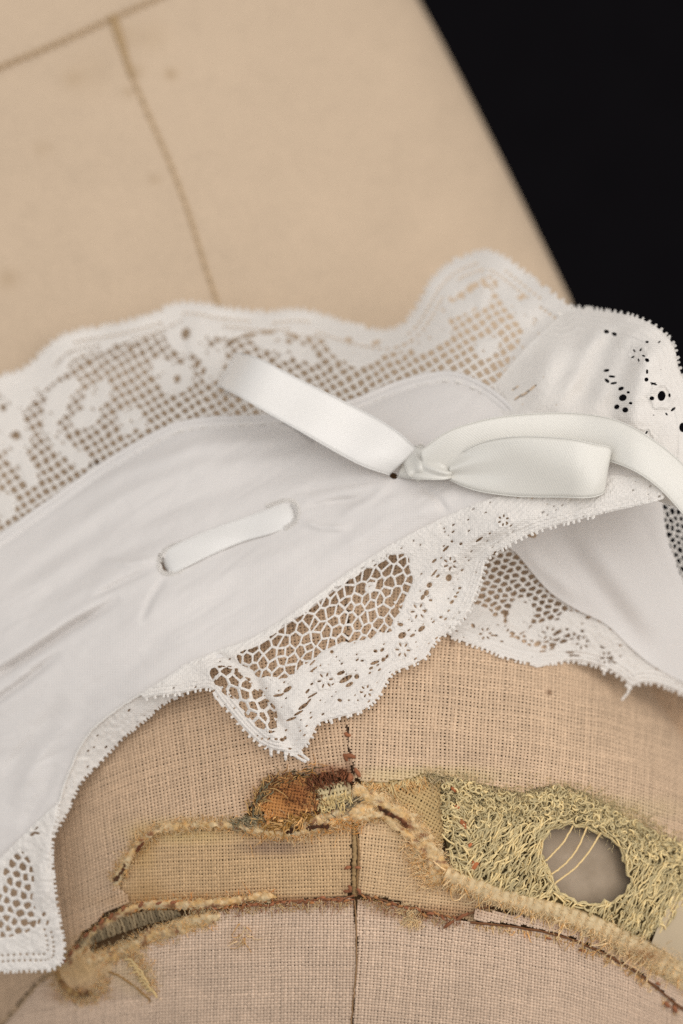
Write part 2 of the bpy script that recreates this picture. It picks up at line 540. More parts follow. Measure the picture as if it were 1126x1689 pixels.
STAINS_AND_SHADE = [  # cx, cy, rx, ry, colour, strength
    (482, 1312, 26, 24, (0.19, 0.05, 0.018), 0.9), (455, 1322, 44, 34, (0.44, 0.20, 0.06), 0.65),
    (545, 1275, 40, 14, (0.24, 0.075, 0.03), 0.7), (450, 1398, 60, 14, (0.20, 0.13, 0.10), 0.6),  # last of these paints shade under the torn upper edge into the strip
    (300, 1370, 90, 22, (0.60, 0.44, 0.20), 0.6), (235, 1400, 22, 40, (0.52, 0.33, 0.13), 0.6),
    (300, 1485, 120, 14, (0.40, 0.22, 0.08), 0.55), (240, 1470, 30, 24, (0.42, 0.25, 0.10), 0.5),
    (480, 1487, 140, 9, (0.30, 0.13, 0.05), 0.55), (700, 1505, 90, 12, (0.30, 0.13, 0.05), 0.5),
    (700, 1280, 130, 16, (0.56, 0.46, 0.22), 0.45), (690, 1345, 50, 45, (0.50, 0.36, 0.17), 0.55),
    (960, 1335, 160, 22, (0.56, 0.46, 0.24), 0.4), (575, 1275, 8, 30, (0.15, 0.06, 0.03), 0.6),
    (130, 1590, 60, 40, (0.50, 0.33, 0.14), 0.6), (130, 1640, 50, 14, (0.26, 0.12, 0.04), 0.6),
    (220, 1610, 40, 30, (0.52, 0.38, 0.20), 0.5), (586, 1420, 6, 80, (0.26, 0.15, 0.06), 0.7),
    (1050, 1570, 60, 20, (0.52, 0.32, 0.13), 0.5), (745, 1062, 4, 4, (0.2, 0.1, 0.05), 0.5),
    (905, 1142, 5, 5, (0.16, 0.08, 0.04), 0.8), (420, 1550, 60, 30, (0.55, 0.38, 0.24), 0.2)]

def stain_and_shade(px, py, c, sel=None):
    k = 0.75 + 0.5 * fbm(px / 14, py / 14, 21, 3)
    for cx, cy, rx, ry, sc, st in STAINS_AND_SHADE:
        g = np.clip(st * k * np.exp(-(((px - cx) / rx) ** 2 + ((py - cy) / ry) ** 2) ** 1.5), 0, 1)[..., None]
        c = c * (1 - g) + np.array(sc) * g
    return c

def weave(name, poly, ang, c2, base, label=None, pitch=(6.5, 5.2), hw=0.36, amp=0.9, lift=0.0, rag=2.5, seed=0, piv=(600, 1380), zf=dome, shear=0.0, extra=None, parent=None):
    """plain weave built thread by thread over the neck, cut to poly"""
    r = np.random.default_rng(seed + 100)
    poly = np.asarray(poly, float)
    ca, sa = math.cos(math.radians(ang)), math.sin(math.radians(ang))
    def fmap(u, v):
        u2 = u + 1.6 * (vnoise(u / 60 + 5, v / 60, seed) - 0.5) * 2 + shear * v
        v2 = v + 1.6 * (vnoise(u / 60 + 9, v / 60, seed + 3) - 0.5) * 2
        a = u2 * ca - v2 * sa
        b = u2 * sa + v2 * ca
        R = np.where(a > 0, 660.0, 740.0)
        px = piv[0] + R * np.sin(np.clip(a / R, -1.5, 1.5))
        return px, piv[1] + b + c2 * a * a
    bx = np.array([poly[:, 0].min() - 20, poly[:, 0].max() + 20, poly[:, 1].min() - 20, poly[:, 1].max() + 20])
    ga, gb = np.meshgrid(np.linspace(-1000, 1000, 120), np.linspace(-800, 800, 100))
    qx, qy = fmap(ga, gb)
    ok = (qx > bx[0]) & (qx < bx[1]) & (qy > bx[2]) & (qy < bx[3])
    u0, u1, v0, v1 = ga[ok].min() - 25, ga[ok].max() + 25, gb[ok].min() - 25, gb[ok].max() + 25
    geos = []
    ph = np.radians([2, 48, 90, 132, 178])
    for axis in (0, 1):
        i0, i1 = (u0, u1) if axis == 0 else (v0, v1)
        j0, j1 = (v0, v1) if axis == 0 else (u0, u1)
        pa, pb = pitch if axis == 0 else pitch[::-1]
        ii = np.arange(math.floor(i0 / pa), math.ceil(i1 / pa) + 1)
        jj = np.arange(math.floor(j0 / pb) * 4, math.ceil(j1 / pb) * 4 + 1) / 4.0
        I, J = np.meshgrid(ii, jj, indexing='ij')
        pa, pb = pitch if axis == 0 else pitch[::-1]
        slub = 1 + 0.09 * (vnoise(J / 6.0 + I * 7.3, I * 1.7, seed + axis) - 0.5) * 2
        thick = (1 + 0.035 * r.standard_normal(len(ii)))[:, None]
        off = 0.05 * r.standard_normal(len(ii))[:, None] + 0.055 * (vnoise(J / 3.0 + I * 3.1, I * 2.3, seed + 7 + axis) - 0.5) * 2
        wv = np.cos(math.pi * (J + I)) * (1 if axis == 0 else -1)
        a_, b_ = (I + off) * pa, J * pb
        hwid = hw * pa * slub * thick
        e = 0.5
        if axis == 0:
            cx, cy = fmap(a_, b_); dx, dy = fmap(a_ + e, b_)
        else:
            cx, cy = fmap(b_, a_); dx, dy = fmap(b_, a_ + e)
        dx, dy = (dx - cx) / e, (dy - cy) / e
        ragn = rag * (vnoise(cx / 9, cy / 9, seed + 31) - 0.5) * 2
        msk = sdf_fast(poly, cx, cy, bx) + ragn > 0
        if extra is not None:
            msk &= ~extra(cx, cy)
        vx = cx[..., None] + dx[..., None] * hwid[..., None] * np.cos(ph)
        vy = cy[..., None] + dy[..., None] * hwid[..., None] * np.cos(ph)
        vz = zf(vx, vy) + lift + amp * wv[..., None] + (hwid * 0.7)[..., None] * np.sin(ph)
        n, m = cx.shape
        k = len(ph)
        id_ = np.arange(n * m * k).reshape(n, m, k)
        ok = msk[:, :-1] & msk[:, 1:]
        f = np.stack([id_[:, :-1, :-1], id_[:, :-1, 1:], id_[:, 1:, 1:], id_[:, 1:, :-1]], -1)[ok].reshape(-1, 4)
        tone = (1 + 0.035 * r.standard_normal(n))[:, None] * (1 + 0.10 * (vnoise(J / 4 + I * 5, I, seed + 44) - 0.5) * 2)
        c = np.asarray(base) * tone[..., None] * (0.93 + 0.14 * fbm(cx / 70, cy / 70, 8))[..., None]
        c = stain_and_shade(cx, cy, c)
        c = np.broadcast_to(c[:, :, None], (n, m, k, 3)).reshape(-1, 3)
        v = np.stack([vx, vy, vz], -1).reshape(-1, 3)
        v, f, c = compact(v, f, c)
        geos.append((v, f, c))
    o = put(name, join(geos), M_CANVAS, parent or form, kind='stuff')
    if label: o['label'] = label
    return o

def sdf_fast(poly, x, y, bx):
    out = np.full(x.shape, -100.0)
    m = (x > bx[0]) & (x < bx[1]) & (y > bx[2]) & (y < bx[3])
    out[m] = sdf(poly, x[m], y[m])
    return out

TAN = np.array([0.58, 0.42, 0.285])
PINK = np.array([0.62, 0.465, 0.345])
UL = [(-40, 1000), (300, 800), (573, 800), (571, 1180), (576, 1240), (584, 1288), (560, 1282), (520, 1275), (470, 1280), (430, 1300), (410, 1335), (400, 1352), (330, 1358), (270, 1368), (232, 1388), (205, 1425), (186, 1452), (205, 1470), (215, 1488), (180, 1502), (140, 1535), (92, 1592), (60, 1620), (0, 1690), (-40, 1700)]
UR = [(574, 800), (850, 800), (1100, 950), (1250, 1250), (1250, 1430), (1126, 1392), (1085, 1374), (1040, 1352), (1005, 1328), (960, 1306), (925, 1296), (890, 1298), (862, 1308), (820, 1300), (770, 1286), (735, 1280), (700, 1276), (660, 1288), (600, 1290), (586, 1286), (578, 1240), (573, 1180)]
S1 = [(180, 1452), (226, 1383), (286, 1356), (420, 1352), (480, 1365), (560, 1335), (580, 1340), (578, 1478), (480, 1486), (400, 1490), (300, 1494), (205, 1496)]
S2 = [(590, 1340), (640, 1325), (700, 1360), (730, 1400), (740, 1440), (790, 1475), (820, 1505), (785, 1520), (740, 1515), (690, 1500), (640, 1482), (590, 1476)]
LL = [(-60, 1780), (-60, 1740), (0, 1698), (60, 1628), (95, 1600), (130, 1590), (210, 1580), (262, 1545), (330, 1512), (400, 1494), (480, 1486), (578, 1479), (584, 1492), (587, 1560), (584, 1640), (578, 1700), (575, 1780)]
LR = [(588.5, 1482), (640, 1491), (700, 1508), (770, 1519), (850, 1529), (930, 1545), (1000, 1575), (1060, 1611), (1126, 1667), (1180, 1720), (1180, 1780), (579, 1780), (579.5, 1700), (585.5, 1640), (588.5, 1560)]
TRI = [(590, 1278), (650, 1275), (700, 1268), (728, 1290), (732, 1360), (730, 1410), (712, 1385), (690, 1352), (650, 1326), (610, 1318)]
SEAMB = [(780, 1500), (860, 1510), (940, 1525), (1010, 1552), (1070, 1585), (1126, 1625), (1180, 1660), (1180, 1712), (1126, 1662), (1060, 1607), (1000, 1571), (930, 1541), (850, 1525), (785, 1519)]

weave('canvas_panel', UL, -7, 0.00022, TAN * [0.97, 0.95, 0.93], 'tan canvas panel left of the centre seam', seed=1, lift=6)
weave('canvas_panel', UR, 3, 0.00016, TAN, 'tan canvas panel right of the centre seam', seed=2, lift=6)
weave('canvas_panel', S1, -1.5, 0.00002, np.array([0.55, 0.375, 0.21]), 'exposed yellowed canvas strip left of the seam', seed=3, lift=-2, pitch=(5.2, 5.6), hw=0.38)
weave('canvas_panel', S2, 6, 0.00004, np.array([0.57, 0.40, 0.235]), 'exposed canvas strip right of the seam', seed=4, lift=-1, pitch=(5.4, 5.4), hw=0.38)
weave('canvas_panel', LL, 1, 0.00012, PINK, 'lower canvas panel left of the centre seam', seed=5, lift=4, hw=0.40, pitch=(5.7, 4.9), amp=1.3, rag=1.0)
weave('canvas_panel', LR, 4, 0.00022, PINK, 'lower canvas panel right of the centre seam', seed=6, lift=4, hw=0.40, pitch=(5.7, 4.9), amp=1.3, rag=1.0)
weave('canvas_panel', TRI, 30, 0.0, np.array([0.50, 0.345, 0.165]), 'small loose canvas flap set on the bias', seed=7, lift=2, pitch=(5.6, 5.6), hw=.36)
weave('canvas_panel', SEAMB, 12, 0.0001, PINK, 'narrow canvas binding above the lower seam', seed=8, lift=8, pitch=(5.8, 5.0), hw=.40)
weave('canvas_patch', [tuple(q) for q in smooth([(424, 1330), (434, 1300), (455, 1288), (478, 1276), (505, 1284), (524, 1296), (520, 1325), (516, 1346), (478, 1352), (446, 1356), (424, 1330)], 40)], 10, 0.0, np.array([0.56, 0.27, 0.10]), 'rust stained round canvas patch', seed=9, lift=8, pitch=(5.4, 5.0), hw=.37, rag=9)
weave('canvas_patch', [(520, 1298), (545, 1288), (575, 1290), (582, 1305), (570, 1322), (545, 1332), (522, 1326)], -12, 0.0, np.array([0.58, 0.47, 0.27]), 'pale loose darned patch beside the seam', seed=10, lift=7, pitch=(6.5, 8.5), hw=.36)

# ---------------------------------------------------------------- seams, stitches, frayed edges
def on_dome(pts, lift=0.0):
    pts = np.asarray(pts, float)
    return np.stack([pts[..., 0], pts[..., 1], dome(pts[..., 0], pts[..., 1]) + lift], -1)

def wobble(paths, amt, r):
    return paths + amt * r.standard_normal(paths.shape) * [1, 1, 0.7]

r1 = np.random.default_rng(5)
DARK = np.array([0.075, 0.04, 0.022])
RUST = np.array([0.27, 0.105, 0.05])
OCH = np.array([0.90, 0.60, 0.26])
CREAM = np.array([0.95, 0.77, 0.48])

def seam(name, pts, rad, col, lift, n=60, wob=0.5):
    p = on_dome(smooth(pts, n), lift)
    return tubes(name, wobble(p[None], wob, r1), (rad * (0.8 + 0.4 * r1.random((1, n)))), col, M_CANVAS, form, 5)

seam('centre_seam', [(570, 1178), (574, 1215), (579, 1250), (586, 1290)], 1.9, DARK, 5)
seam('centre_seam', [(583, 1360), (585, 1400), (584, 1440), (584, 1478)], 4.0, np.array([0.33, 0.215, 0.10]), 0)
seam('centre_seam', [(587, 1362), (591, 1400), (590, 1440), (587, 1478)], 2.0, np.array([0.24, 0.14, 0.06]), 2)
seam('centre_seam', [(585, 1484), (587, 1530), (588, 1580), (585, 1625), (581, 1665), (578, 1700)], 1.3, np.array([0.30, 0.175, 0.085]), 7.5)
seam('lower_seam', [(775, 1521), (850, 1529), (930, 1545), (1000, 1575), (1060, 1611), (1126, 1666)], 2.2, np.array([0.16, 0.07, 0.03]), 9)
seam('lower_seam', [(300, 1497), (380, 1492), (480, 1486), (540, 1483), (584, 1478)], 1.7, np.array([0.24, 0.10, 0.045]), 6, wob=0.9)
seam('lower_seam', [(588, 1474), (640, 1487), (690, 1500), (735, 1512), (765, 1511), (790, 1500), (812, 1494)], 1.9, np.array([0.16, 0.075, 0.035]), 6, wob=0.9)
seam('side_seam', [(-20, 1705), (20, 1672), (60, 1626), (95, 1594)], 2.5, np.array([0.42, 0.29, 0.17]), 6)

def stitch(x, y, ang, length, rad, col, lift=8):
    a = math.radians(ang)
    t = np.linspace(-0.5, 0.5, 6)
    p = np.stack([x + t * length * math.cos(a), y + t * length * math.sin(a)], -1)
    q = on_dome(p, lift)
    q[:, 2] += rad * 1.1 * np.cos(t * math.pi) - 1.0
    q[:, :2] += 0.5 * r1.standard_normal((6, 2))
    return tubes('stitch', q[None], rad * np.array([[.6, .95, 1.05, 1, .9, .5]]), col * (0.8 + 0.45 * r1.random()), M_CANVAS, form, 6)

for x, y, a, l, rd in [(573, 1212, 20, 11, 3), (576, 1247, 10, 20, 4), (570, 1250, 60, 10, 3), (590, 1275, 60, 16, 3.5), (577, 1283, 90, 14, 4.5), (573, 1431, -15, 10, 3), (577, 1466, 80, 12, 3), (572, 1470, 0, 11, 2.6), (592, 1470, 70, 11, 2.6), (590, 1431, 10, 9, 2.2)]:
    stitch(x, y, a, l, rd, RUST)
for x, y, a in [(104, 1586, -40), (116, 1572, -45), (128, 1560, -50), (142, 1543, -50), (156, 1534, -80), (168, 1520, -60), (183, 1512, -55), (203, 1499, -75), (232, 1492, -60), (262, 1490, -20), (285, 1489, -20)]:
    stitch(x, y, a, 11, 3.0, RUST, 10)
for k in range(26):
    t = k / 25
    x = 345 + 235 * t
    y = np.interp(x, [300, 380, 480, 584], [1498, 1495, 1489, 1481]) + r1.uniform(-2.5, 3)
    stitch(x, y + r1.uniform(-2, 2), -18 + r1.uniform(-35, 35), r1.uniform(7, 13), 1.5 + 1.2 * r1.random(), RUST if k % 3 else np.array([0.34, 0.14, 0.055]), 7)
for k in range(16):
    x = 600 + 150 * k / 15
    y = np.interp(x, [588, 640, 690, 735, 765], [1476, 1489, 1503, 1514, 1514]) + r1.uniform(-2, 3)
    stitch(x, y + r1.uniform(-2, 2), 18 + r1.uniform(-35, 35), r1.uniform(7, 13), 1.5 + 1.2 * r1.random(), RUST if k % 2 else np.array([0.32, 0.15, 0.06]), 7)
for x, y, a, l, rd in [(740, 1524, -35, 20, 3), (762, 1512, -30, 24, 3), (1100, 1657, 40, 11, 3.6), (1113, 1664, 70, 12, 4), (1085, 1622, 30, 10, 2.4), (960, 1568, 20, 10, 2.4), (905, 1548, 10, 10, 2)]:
    stitch(x, y, a, l, rd, RUST)
for x, y, a, l, rd in [(762, 1357, 50, 13, 4.2), (766, 1363, 80, 9, 3.4), (783, 1428, -50, 17, 4), (748, 1302, 40, 10, 3), (755, 1331, 20, 11, 3), (775, 1394, -40, 8, 2.6), (780, 1423, -40, 9, 3)]:
    stitch(x, y, a, l, rd, np.array([0.42, 0.14, 0.055]), 12)

def fibres(paths_xy, n, length, spread, ang, cols, rad=(0.4, 0.75), lift=(2, 8), out=5.0, curl=0.8, seed=0, segs=6, zf=dome, along=True):
    """short curling fibres scattered along a line; ang None = any direction, number = degrees from the line's own direction"""
    r = np.random.default_rng(seed + 900)
    line = smooth(paths_xy, 200)
    k = r.integers(0, 199, n)
    base = line[k] + spread * r.standard_normal((n, 2))
    d = line[np.minimum(k + 1, 199)] - line[np.maximum(k - 1, 0)]
    th = np.arctan2(d[:, 1], d[:, 0])
    a0 = r.uniform(0, 2 * math.pi, n) if ang is None else (th if along else 0) + np.radians(ang) + r.normal(0, 0.45, n)
    L = 0.85 * length * r.lognormal(0, 0.35, n)
    cur = r.normal(0, curl, n)
    t = np.linspace(0, 1, segs)
    an = a0[:, None] + cur[:, None] * t[None] + 0.25 * np.cumsum(r.standard_normal((n, segs)), axis=1)
    x = base[:, :1] + np.cumsum(np.cos(an) * L[:, None] / segs, axis=1)
    y = base[:, 1:] + np.cumsum(np.sin(an) * L[:, None] / segs, axis=1)
    h = r.uniform(lift[0], lift[1], n)[:, None] + out * np.sin(t * math.pi * r.uniform(0.5, 1.0, n)[:, None]) * r.random((n, 1))
    z = zf(x, y) + h
    cols = np.asarray(cols, float)
    c = cols[r.integers(0, len(cols), n)] * (0.8 + 0.4 * r.random((n, 1)))
    rd = r.uniform(rad[0], rad[1], n)[:, None] * np.linspace(1, 0.45, segs)[None]
    return tubes_geo(np.stack([x, y, z], -1), rd, c, 3)

def roll(pts, rad, cols, seed, lift=3, n=90, flat=0.7, lump=0.35):
    r = np.random.default_rng(seed + 500)
    p = on_dome(smooth(pts, n), lift)
    rr = rad * (1 + lump * (vnoise(np.arange(n) / 3.0, np.zeros(n), seed) - 0.5) * 2)
    rr = rr * np.minimum(1, np.minimum(np.arange(n), np.arange(n)[::-1]) / 6 + 0.3)
    cols = np.asarray(cols, float)
    k = vnoise(np.arange(n) / 5.0, np.ones(n), seed + 3)[:, None] * (len(cols) - 1)
    i = np.clip(np.floor(k).astype(int)[:, 0], 0, len(cols) - 2) if len(cols) > 1 else np.zeros(n, int)
    j = np.minimum(i + 1, len(cols) - 1)
    c = cols[i] * (1 - (k - i[:, None])) + cols[j] * (k - i[:, None])
    v, f, c = tubes_geo(p[None], rr[None], c[None], 10, flat)
    kk = np.clip(1.6 * fbm(v[:, 0] / 11, v[:, 1] / 7, seed + 70, 3) - 0.3, 0, 1)[:, None]
    if len(cols) > 3:
        c = CREAM * kk + OCH * (1 - kk)
        g = np.clip(6 * (vnoise(v[:, 0] / 13, v[:, 1] / 13, seed + 80) - 0.72), 0, .8)[:, None]
        c = c * (1 - g) + RUST * 1.3 * g
    v = v + 2.0 * (np.stack([vnoise(v[:, 0] / 4, v[:, 1] / 4 + 9 * q, seed + q) for q in range(3)], -1) - 0.5) * 2
    return v, f, c

def torn(pts, width, seed, lift=4, step=2.0):
    line = smooth(pts, 60)
    x0, x1 = line[:, 0].min() - 30, line[:, 0].max() + 30
    y0, y1 = line[:, 1].min() - 30, line[:, 1].max() + 30
    def Hf(x, y):
        d, t = pdist(line, x, y)
        return width * (0.55 + 0.9 * vnoise(t / 14, t * 0, seed)) - d + 5 * (vnoise(x / 5, y / 5, seed + 1) - .5) + 3 * (vnoise(x / 2.2, y / 2.2, seed + 2) - .5)
    def zf(x, y):
        d, t = pdist(line, x, y)
        return dome(x, y) + lift + 9 * (fbm(x / 9, y / 9, seed + 4, 3) - .35) + 5.5 * np.cos(np.clip(d / width, 0, 1.5) * 1.5)
    def colf(x, y):
        k = np.clip(2.2 * fbm(x / 10, y / 8, seed + 5, 3) - .55, 0, 1)[:, None]
        c = CREAM * k + OCH * (1 - k)
        g = np.clip(5 * (fbm(x / 13, y / 9, seed + 6, 2) - .60), 0, .85)[:, None]
        c = c * (1 - g) + RUST * 1.2 * g
        return c * (0.8 + 0.4 * vnoise(x / 1.7, y / 3, seed + 7)[:, None])
    return sheet('torn_edge', (x0, x1, y0, y1), step, Hf, zf, M_FUZZ, form, colf=colf)

R_UP = [(190, 1455), (205, 1425), (232, 1388), (270, 1366), (330, 1360), (380, 1360), (420, 1368), (470, 1374), (520, 1364), (560, 1352), (600, 1346), (640, 1342)]
R_R = [(592, 1305), (620, 1318), (650, 1335), (680, 1362), (705, 1390), (722, 1420), (742, 1448), (770, 1462)]
R_LOW = [(110, 1590), (150, 1545), (200, 1508), (240, 1494), (300, 1492), (360, 1490), (420, 1480), (450, 1478)]
R_LL = [(150, 1585), (200, 1570), (250, 1545), (300, 1528), (350, 1512)]
PAL_O = [OCH, CREAM, OCH * [1, .86, .6], CREAM * 0.9, RUST * 1.6, OCH]
PAL_C = [CREAM, OCH, CREAM * 1.05, CREAM * 0.85]
torn(R_UP, 8, 201); torn([(470, 1362), (520, 1352), (560, 1342), (610, 1336)], 12, 202)
torn(R_R, 14, 203); torn([(600, 1335), (640, 1350), (680, 1385), (705, 1420), (720, 1450)], 9, 204, 3)
torn(R_LOW, 7, 205, 6); torn(R_LL, 12, 206)
put('torn_edge', join([                       fibres(R_UP, 3000, 10, 5, None, [OCH, CREAM, CREAM * .9, OCH * .8], seed=1),
                       fibres(R_UP, 900, 14, 3, -90, [CREAM, OCH, CREAM * .8], seed=2),
                       fibres([(420, 1366), (520, 1362), (600, 1345)], 1000, 16, 9, None, [OCH, CREAM, OCH * [1, .8, .45]], seed=3)]), M_FUZZ, form, 'stuff')
put('torn_edge', join([                       fibres(R_R, 2400, 11, 8, None, [CREAM * 1.03, CREAM, CREAM * 1.1, OCH * .8, CREAM], seed=4),
                       fibres([(690, 1400), (705, 1425), (725, 1455)], 700, 18, 9, 120, [CREAM * 1.1, CREAM, OCH], seed=5)]), M_FUZZ, form, 'stuff')
put('torn_edge', join([fibres(R_LOW, 1900, 9, 4.5, None, [OCH, CREAM, CREAM * .85, OCH * [1, .75, .5]], seed=6),
                       roll([(330, 1497), (390, 1484), (440, 1476), (452, 1480)], 4.5, PAL_C, 24, 7)]), M_FUZZ, form, 'stuff')
put('torn_edge', join([fibres(R_LL, 1900, 11, 7, None, [CREAM, OCH, CREAM * .85], seed=7),
                       fibres([(200, 1560), (235, 1580), (255, 1640)], 500, 14, 7, 100, [CREAM, CREAM * .9, OCH], seed=8)]), M_FUZZ, form, 'stuff')

# the little turned-back pocket at the far left
def pocket_z(x, y):
    return dome(x, y) + 6 + 6 * (fbm(x / 16, y / 16, 5) - .5) + 5 * np.clip(ell(x, y, 125, 1605, 46, 40) / 40, -1, .6)
weave('turned_flap', [tuple(q) for q in smooth([(90, 1602), (112, 1578), (150, 1562), (186, 1580), (180, 1608), (156, 1630), (128, 1640), (102, 1624), (90, 1602)], 40)], -25, 0.0, PINK * [1.05, 0.98, 0.80], 'small turned back scrap of canvas', seed=19, lift=0, pitch=(5.6, 5.2), hw=.41, rag=12, zf=pocket_z)
put('torn_edge', join([roll([(92, 1602), (104, 1624), (126, 1640), (150, 1638)], 4, [RUST * 0.9, OCH * .6, RUST * .6], 31, 14),
                       fibres([(90, 1600), (104, 1626), (128, 1645), (158, 1640), (170, 1610)], 1200, 10, 7, None, [CREAM, OCH, CREAM * .9], seed=9)]), M_FUZZ, form, 'stuff')
seam('torn_slit', [(176, 1602), (200, 1612), (225, 1630), (248, 1650)], 1.8, np.array([0.30, 0.17, 0.06]), 7)
r2 = np.random.default_rng(8)
for k in range(11):
    t = k / 10
    x, y = 216 + 34 * t + r2.uniform(-3, 3), 1588 + 52 * t
    q = on_dome(np.array([(x - 8, y - 5), (x - 2, y - 6), (x + 4, y - 2), (x + 8, y + 6)], float), 9)
    tubes('loose_thread', wobble(smooth(q, 9)[None], .3, r2), 1.9, CREAM * [0.95, .93, .8], M_FUZZ, form, 5)

# grey-green braid showing in the gap at the left
n = 34
t = np.linspace(0, 1, n)
cx = 134 + 160 * t; cy = 1560 - 50 * np.sin(t * math.pi / 2) ** 0.9 - 2
hw_ = 8.5 * np.sin(np.clip(t * 0.96 + 0.04, 0, 1) * math.pi) ** 0.6 + 2
q = np.linspace(-1, 1, 7)
px = cx[:, None] + q[None] * hw_[:, None] * 0.28 + 1.2 * r2.standard_normal((n, 7)); py = cy[:, None] + q[None] * hw_[:, None]
pz = dome(px, py) + 9 + 4 * np.cos(q * math.pi / 2)[None]
tubes('braid', np.stack([px, py, pz], -1), 2.9, np.array([0.42, 0.32, 0.19]) * (0.55 + 0.9 * r2.random((n, 1))), M_FUZZ, form, 5, kind='stuff')

# fringe under the two upper panels and along the lower seam
put('fringe', join([fibres([(590, 1290), (640, 1292), (700, 1280)], 170, 17, 2, 90, [CREAM * [.95, .95, .85], OCH], rad=(1.2, 1.8), lift=(3, 7), out=3, curl=.3, seed=11),
                    fibres([(700, 1278), (770, 1288), (860, 1310), (930, 1298), (1010, 1330), (1126, 1392)], 420, 12, 3, 90, [np.array([.58, .46, .25]), CREAM * .9], rad=(0.9, 1.5), lift=(3, 8), out=4, curl=.5, seed=12),
                    fibres([(700, 1278), (770, 1288), (860, 1310), (930, 1298), (1010, 1330), (1126, 1392)], 1500, 14, 5, None, [np.array([.62, .52, .29]), CREAM * .9], seed=13)]), M_FUZZ, form, 'stuff')
put('fringe', join([fibres([(785, 1524), (850, 1531), (930, 1548), (1000, 1578), (1060, 1614), (1120, 1668)], 150, 12, 2, 80, [OCH, CREAM, OCH * .8], rad=(0.9, 1.4), lift=(4, 8), out=5, curl=.8, seed=14),
                    fibres([(600, 1482), (690, 1506), (760, 1518)], 300, 11, 4, 90, [OCH * .8, CREAM * .8, RUST * 1.6], lift=(4, 9), seed=15),
                    fibres([(310, 1500), (420, 1494), (580, 1486)], 420, 12, 4, 90, [CREAM * .9, OCH * .8, RUST * 1.5], lift=(4, 9), seed=16),
                    fibres([(672, 1500), (690, 1522)], 220, 14, 7, 90, [CREAM * 1.05, CREAM], lift=(4, 9), seed=17)]), M_FUZZ, form, 'stuff')
put('fringe', join([fibres([(395, 1520), (402, 1550)], 16, 20, 4, 20, [CREAM, OCH], rad=(.8, 1.3), lift=(6, 9), out=5, seed=18)]), M_FUZZ, form, 'stuff')

# rust scab, ochre loops, darning
put('rust_threads', join([fibres([(500, 1292), (530, 1282), (572, 1274)], 140, 14, 5, 70, [RUST, RUST * .7, RUST * 1.4], rad=(1.2, 1.9), lift=(7, 12), out=5, curl=.8, seed=20),
                          fibres([(426, 1330), (440, 1300), (475, 1282), (515, 1292), (520, 1330), (490, 1352), (440, 1352)], 420, 10, 5, None, [RUST, np.array([.42, .2, .07]), OCH * .6, RUST * .6], rad=(.5, .9), lift=(7, 13), out=4, seed=28),
                          fibres([(450, 1290), (480, 1310), (500, 1340)], 120, 9, 14, None, [RUST * .6, RUST, DARK], rad=(.4, .8), lift=(9, 12), out=2, seed=21),
                          fibres([(415, 1348), (430, 1310), (455, 1290), (490, 1275), (520, 1268)], 110, 16, 6, 0, [OCH * [.75, .6, .4], np.array([.25, .2, .11]), OCH], rad=(.6, 1.2), lift=(7, 12), out=6, curl=.7, seed=22),
                          fibres([(415, 1350), (422, 1325), (432, 1305)], 60, 18, 5, 0, [OCH, OCH * .7, np.array([.28, .25, .16])], rad=(1.2, 1.9), lift=(8, 12), out=6, curl=.5, seed=23),
                          fibres([(440, 1360), (480, 1356), (515, 1345)], 120, 15, 5, 170, [np.array([.62, .36, .12]), np.array([.5, .27, .07]), OCH], rad=(1.2, 2.0), lift=(9, 15), out=6, curl=.6, seed=24),
                          fibres([(380, 1352), (420, 1350)], 90, 14, 5, 60, [np.array([.30, .27, .17]), CREAM * .6], rad=(.8, 1.3), lift=(8, 12), out=4, seed=25),
                          fibres([(540, 1335), (570, 1330), (585, 1320)], 90, 15, 5, 0, [np.array([.20, .17, .12]), CREAM * .7], rad=(1, 1.5), lift=(6, 10), out=3, seed=26),
                          fibres([(525, 1330), (550, 1318), (578, 1312)], 60, 18, 5, 90, [CREAM * [.95, .95, .8]], rad=(1.4, 1.9), lift=(8, 12), out=4, curl=.3, seed=27)]), M_FUZZ, form, 'stuff')
put('dark_gap_rolls', join([roll([(472, 1376), (480, 1370), (494, 1366)], 4, [DARK, RUST * .5], 41, 11), roll([(505, 1368), (522, 1364), (543, 1364)], 3.5, [DARK, RUST * .6], 42, 12),  # dark rolls standing for gaps in the torn edge, gap shade in their colour
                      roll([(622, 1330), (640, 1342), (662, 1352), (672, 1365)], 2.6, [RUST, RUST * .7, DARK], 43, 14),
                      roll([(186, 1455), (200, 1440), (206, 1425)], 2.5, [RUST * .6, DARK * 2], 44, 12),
                      roll([(225, 1405), (232, 1395), (238, 1388)], 2.2, [RUST, RUST * .7], 45, 14)]), M_FUZZ, form, 'stuff')

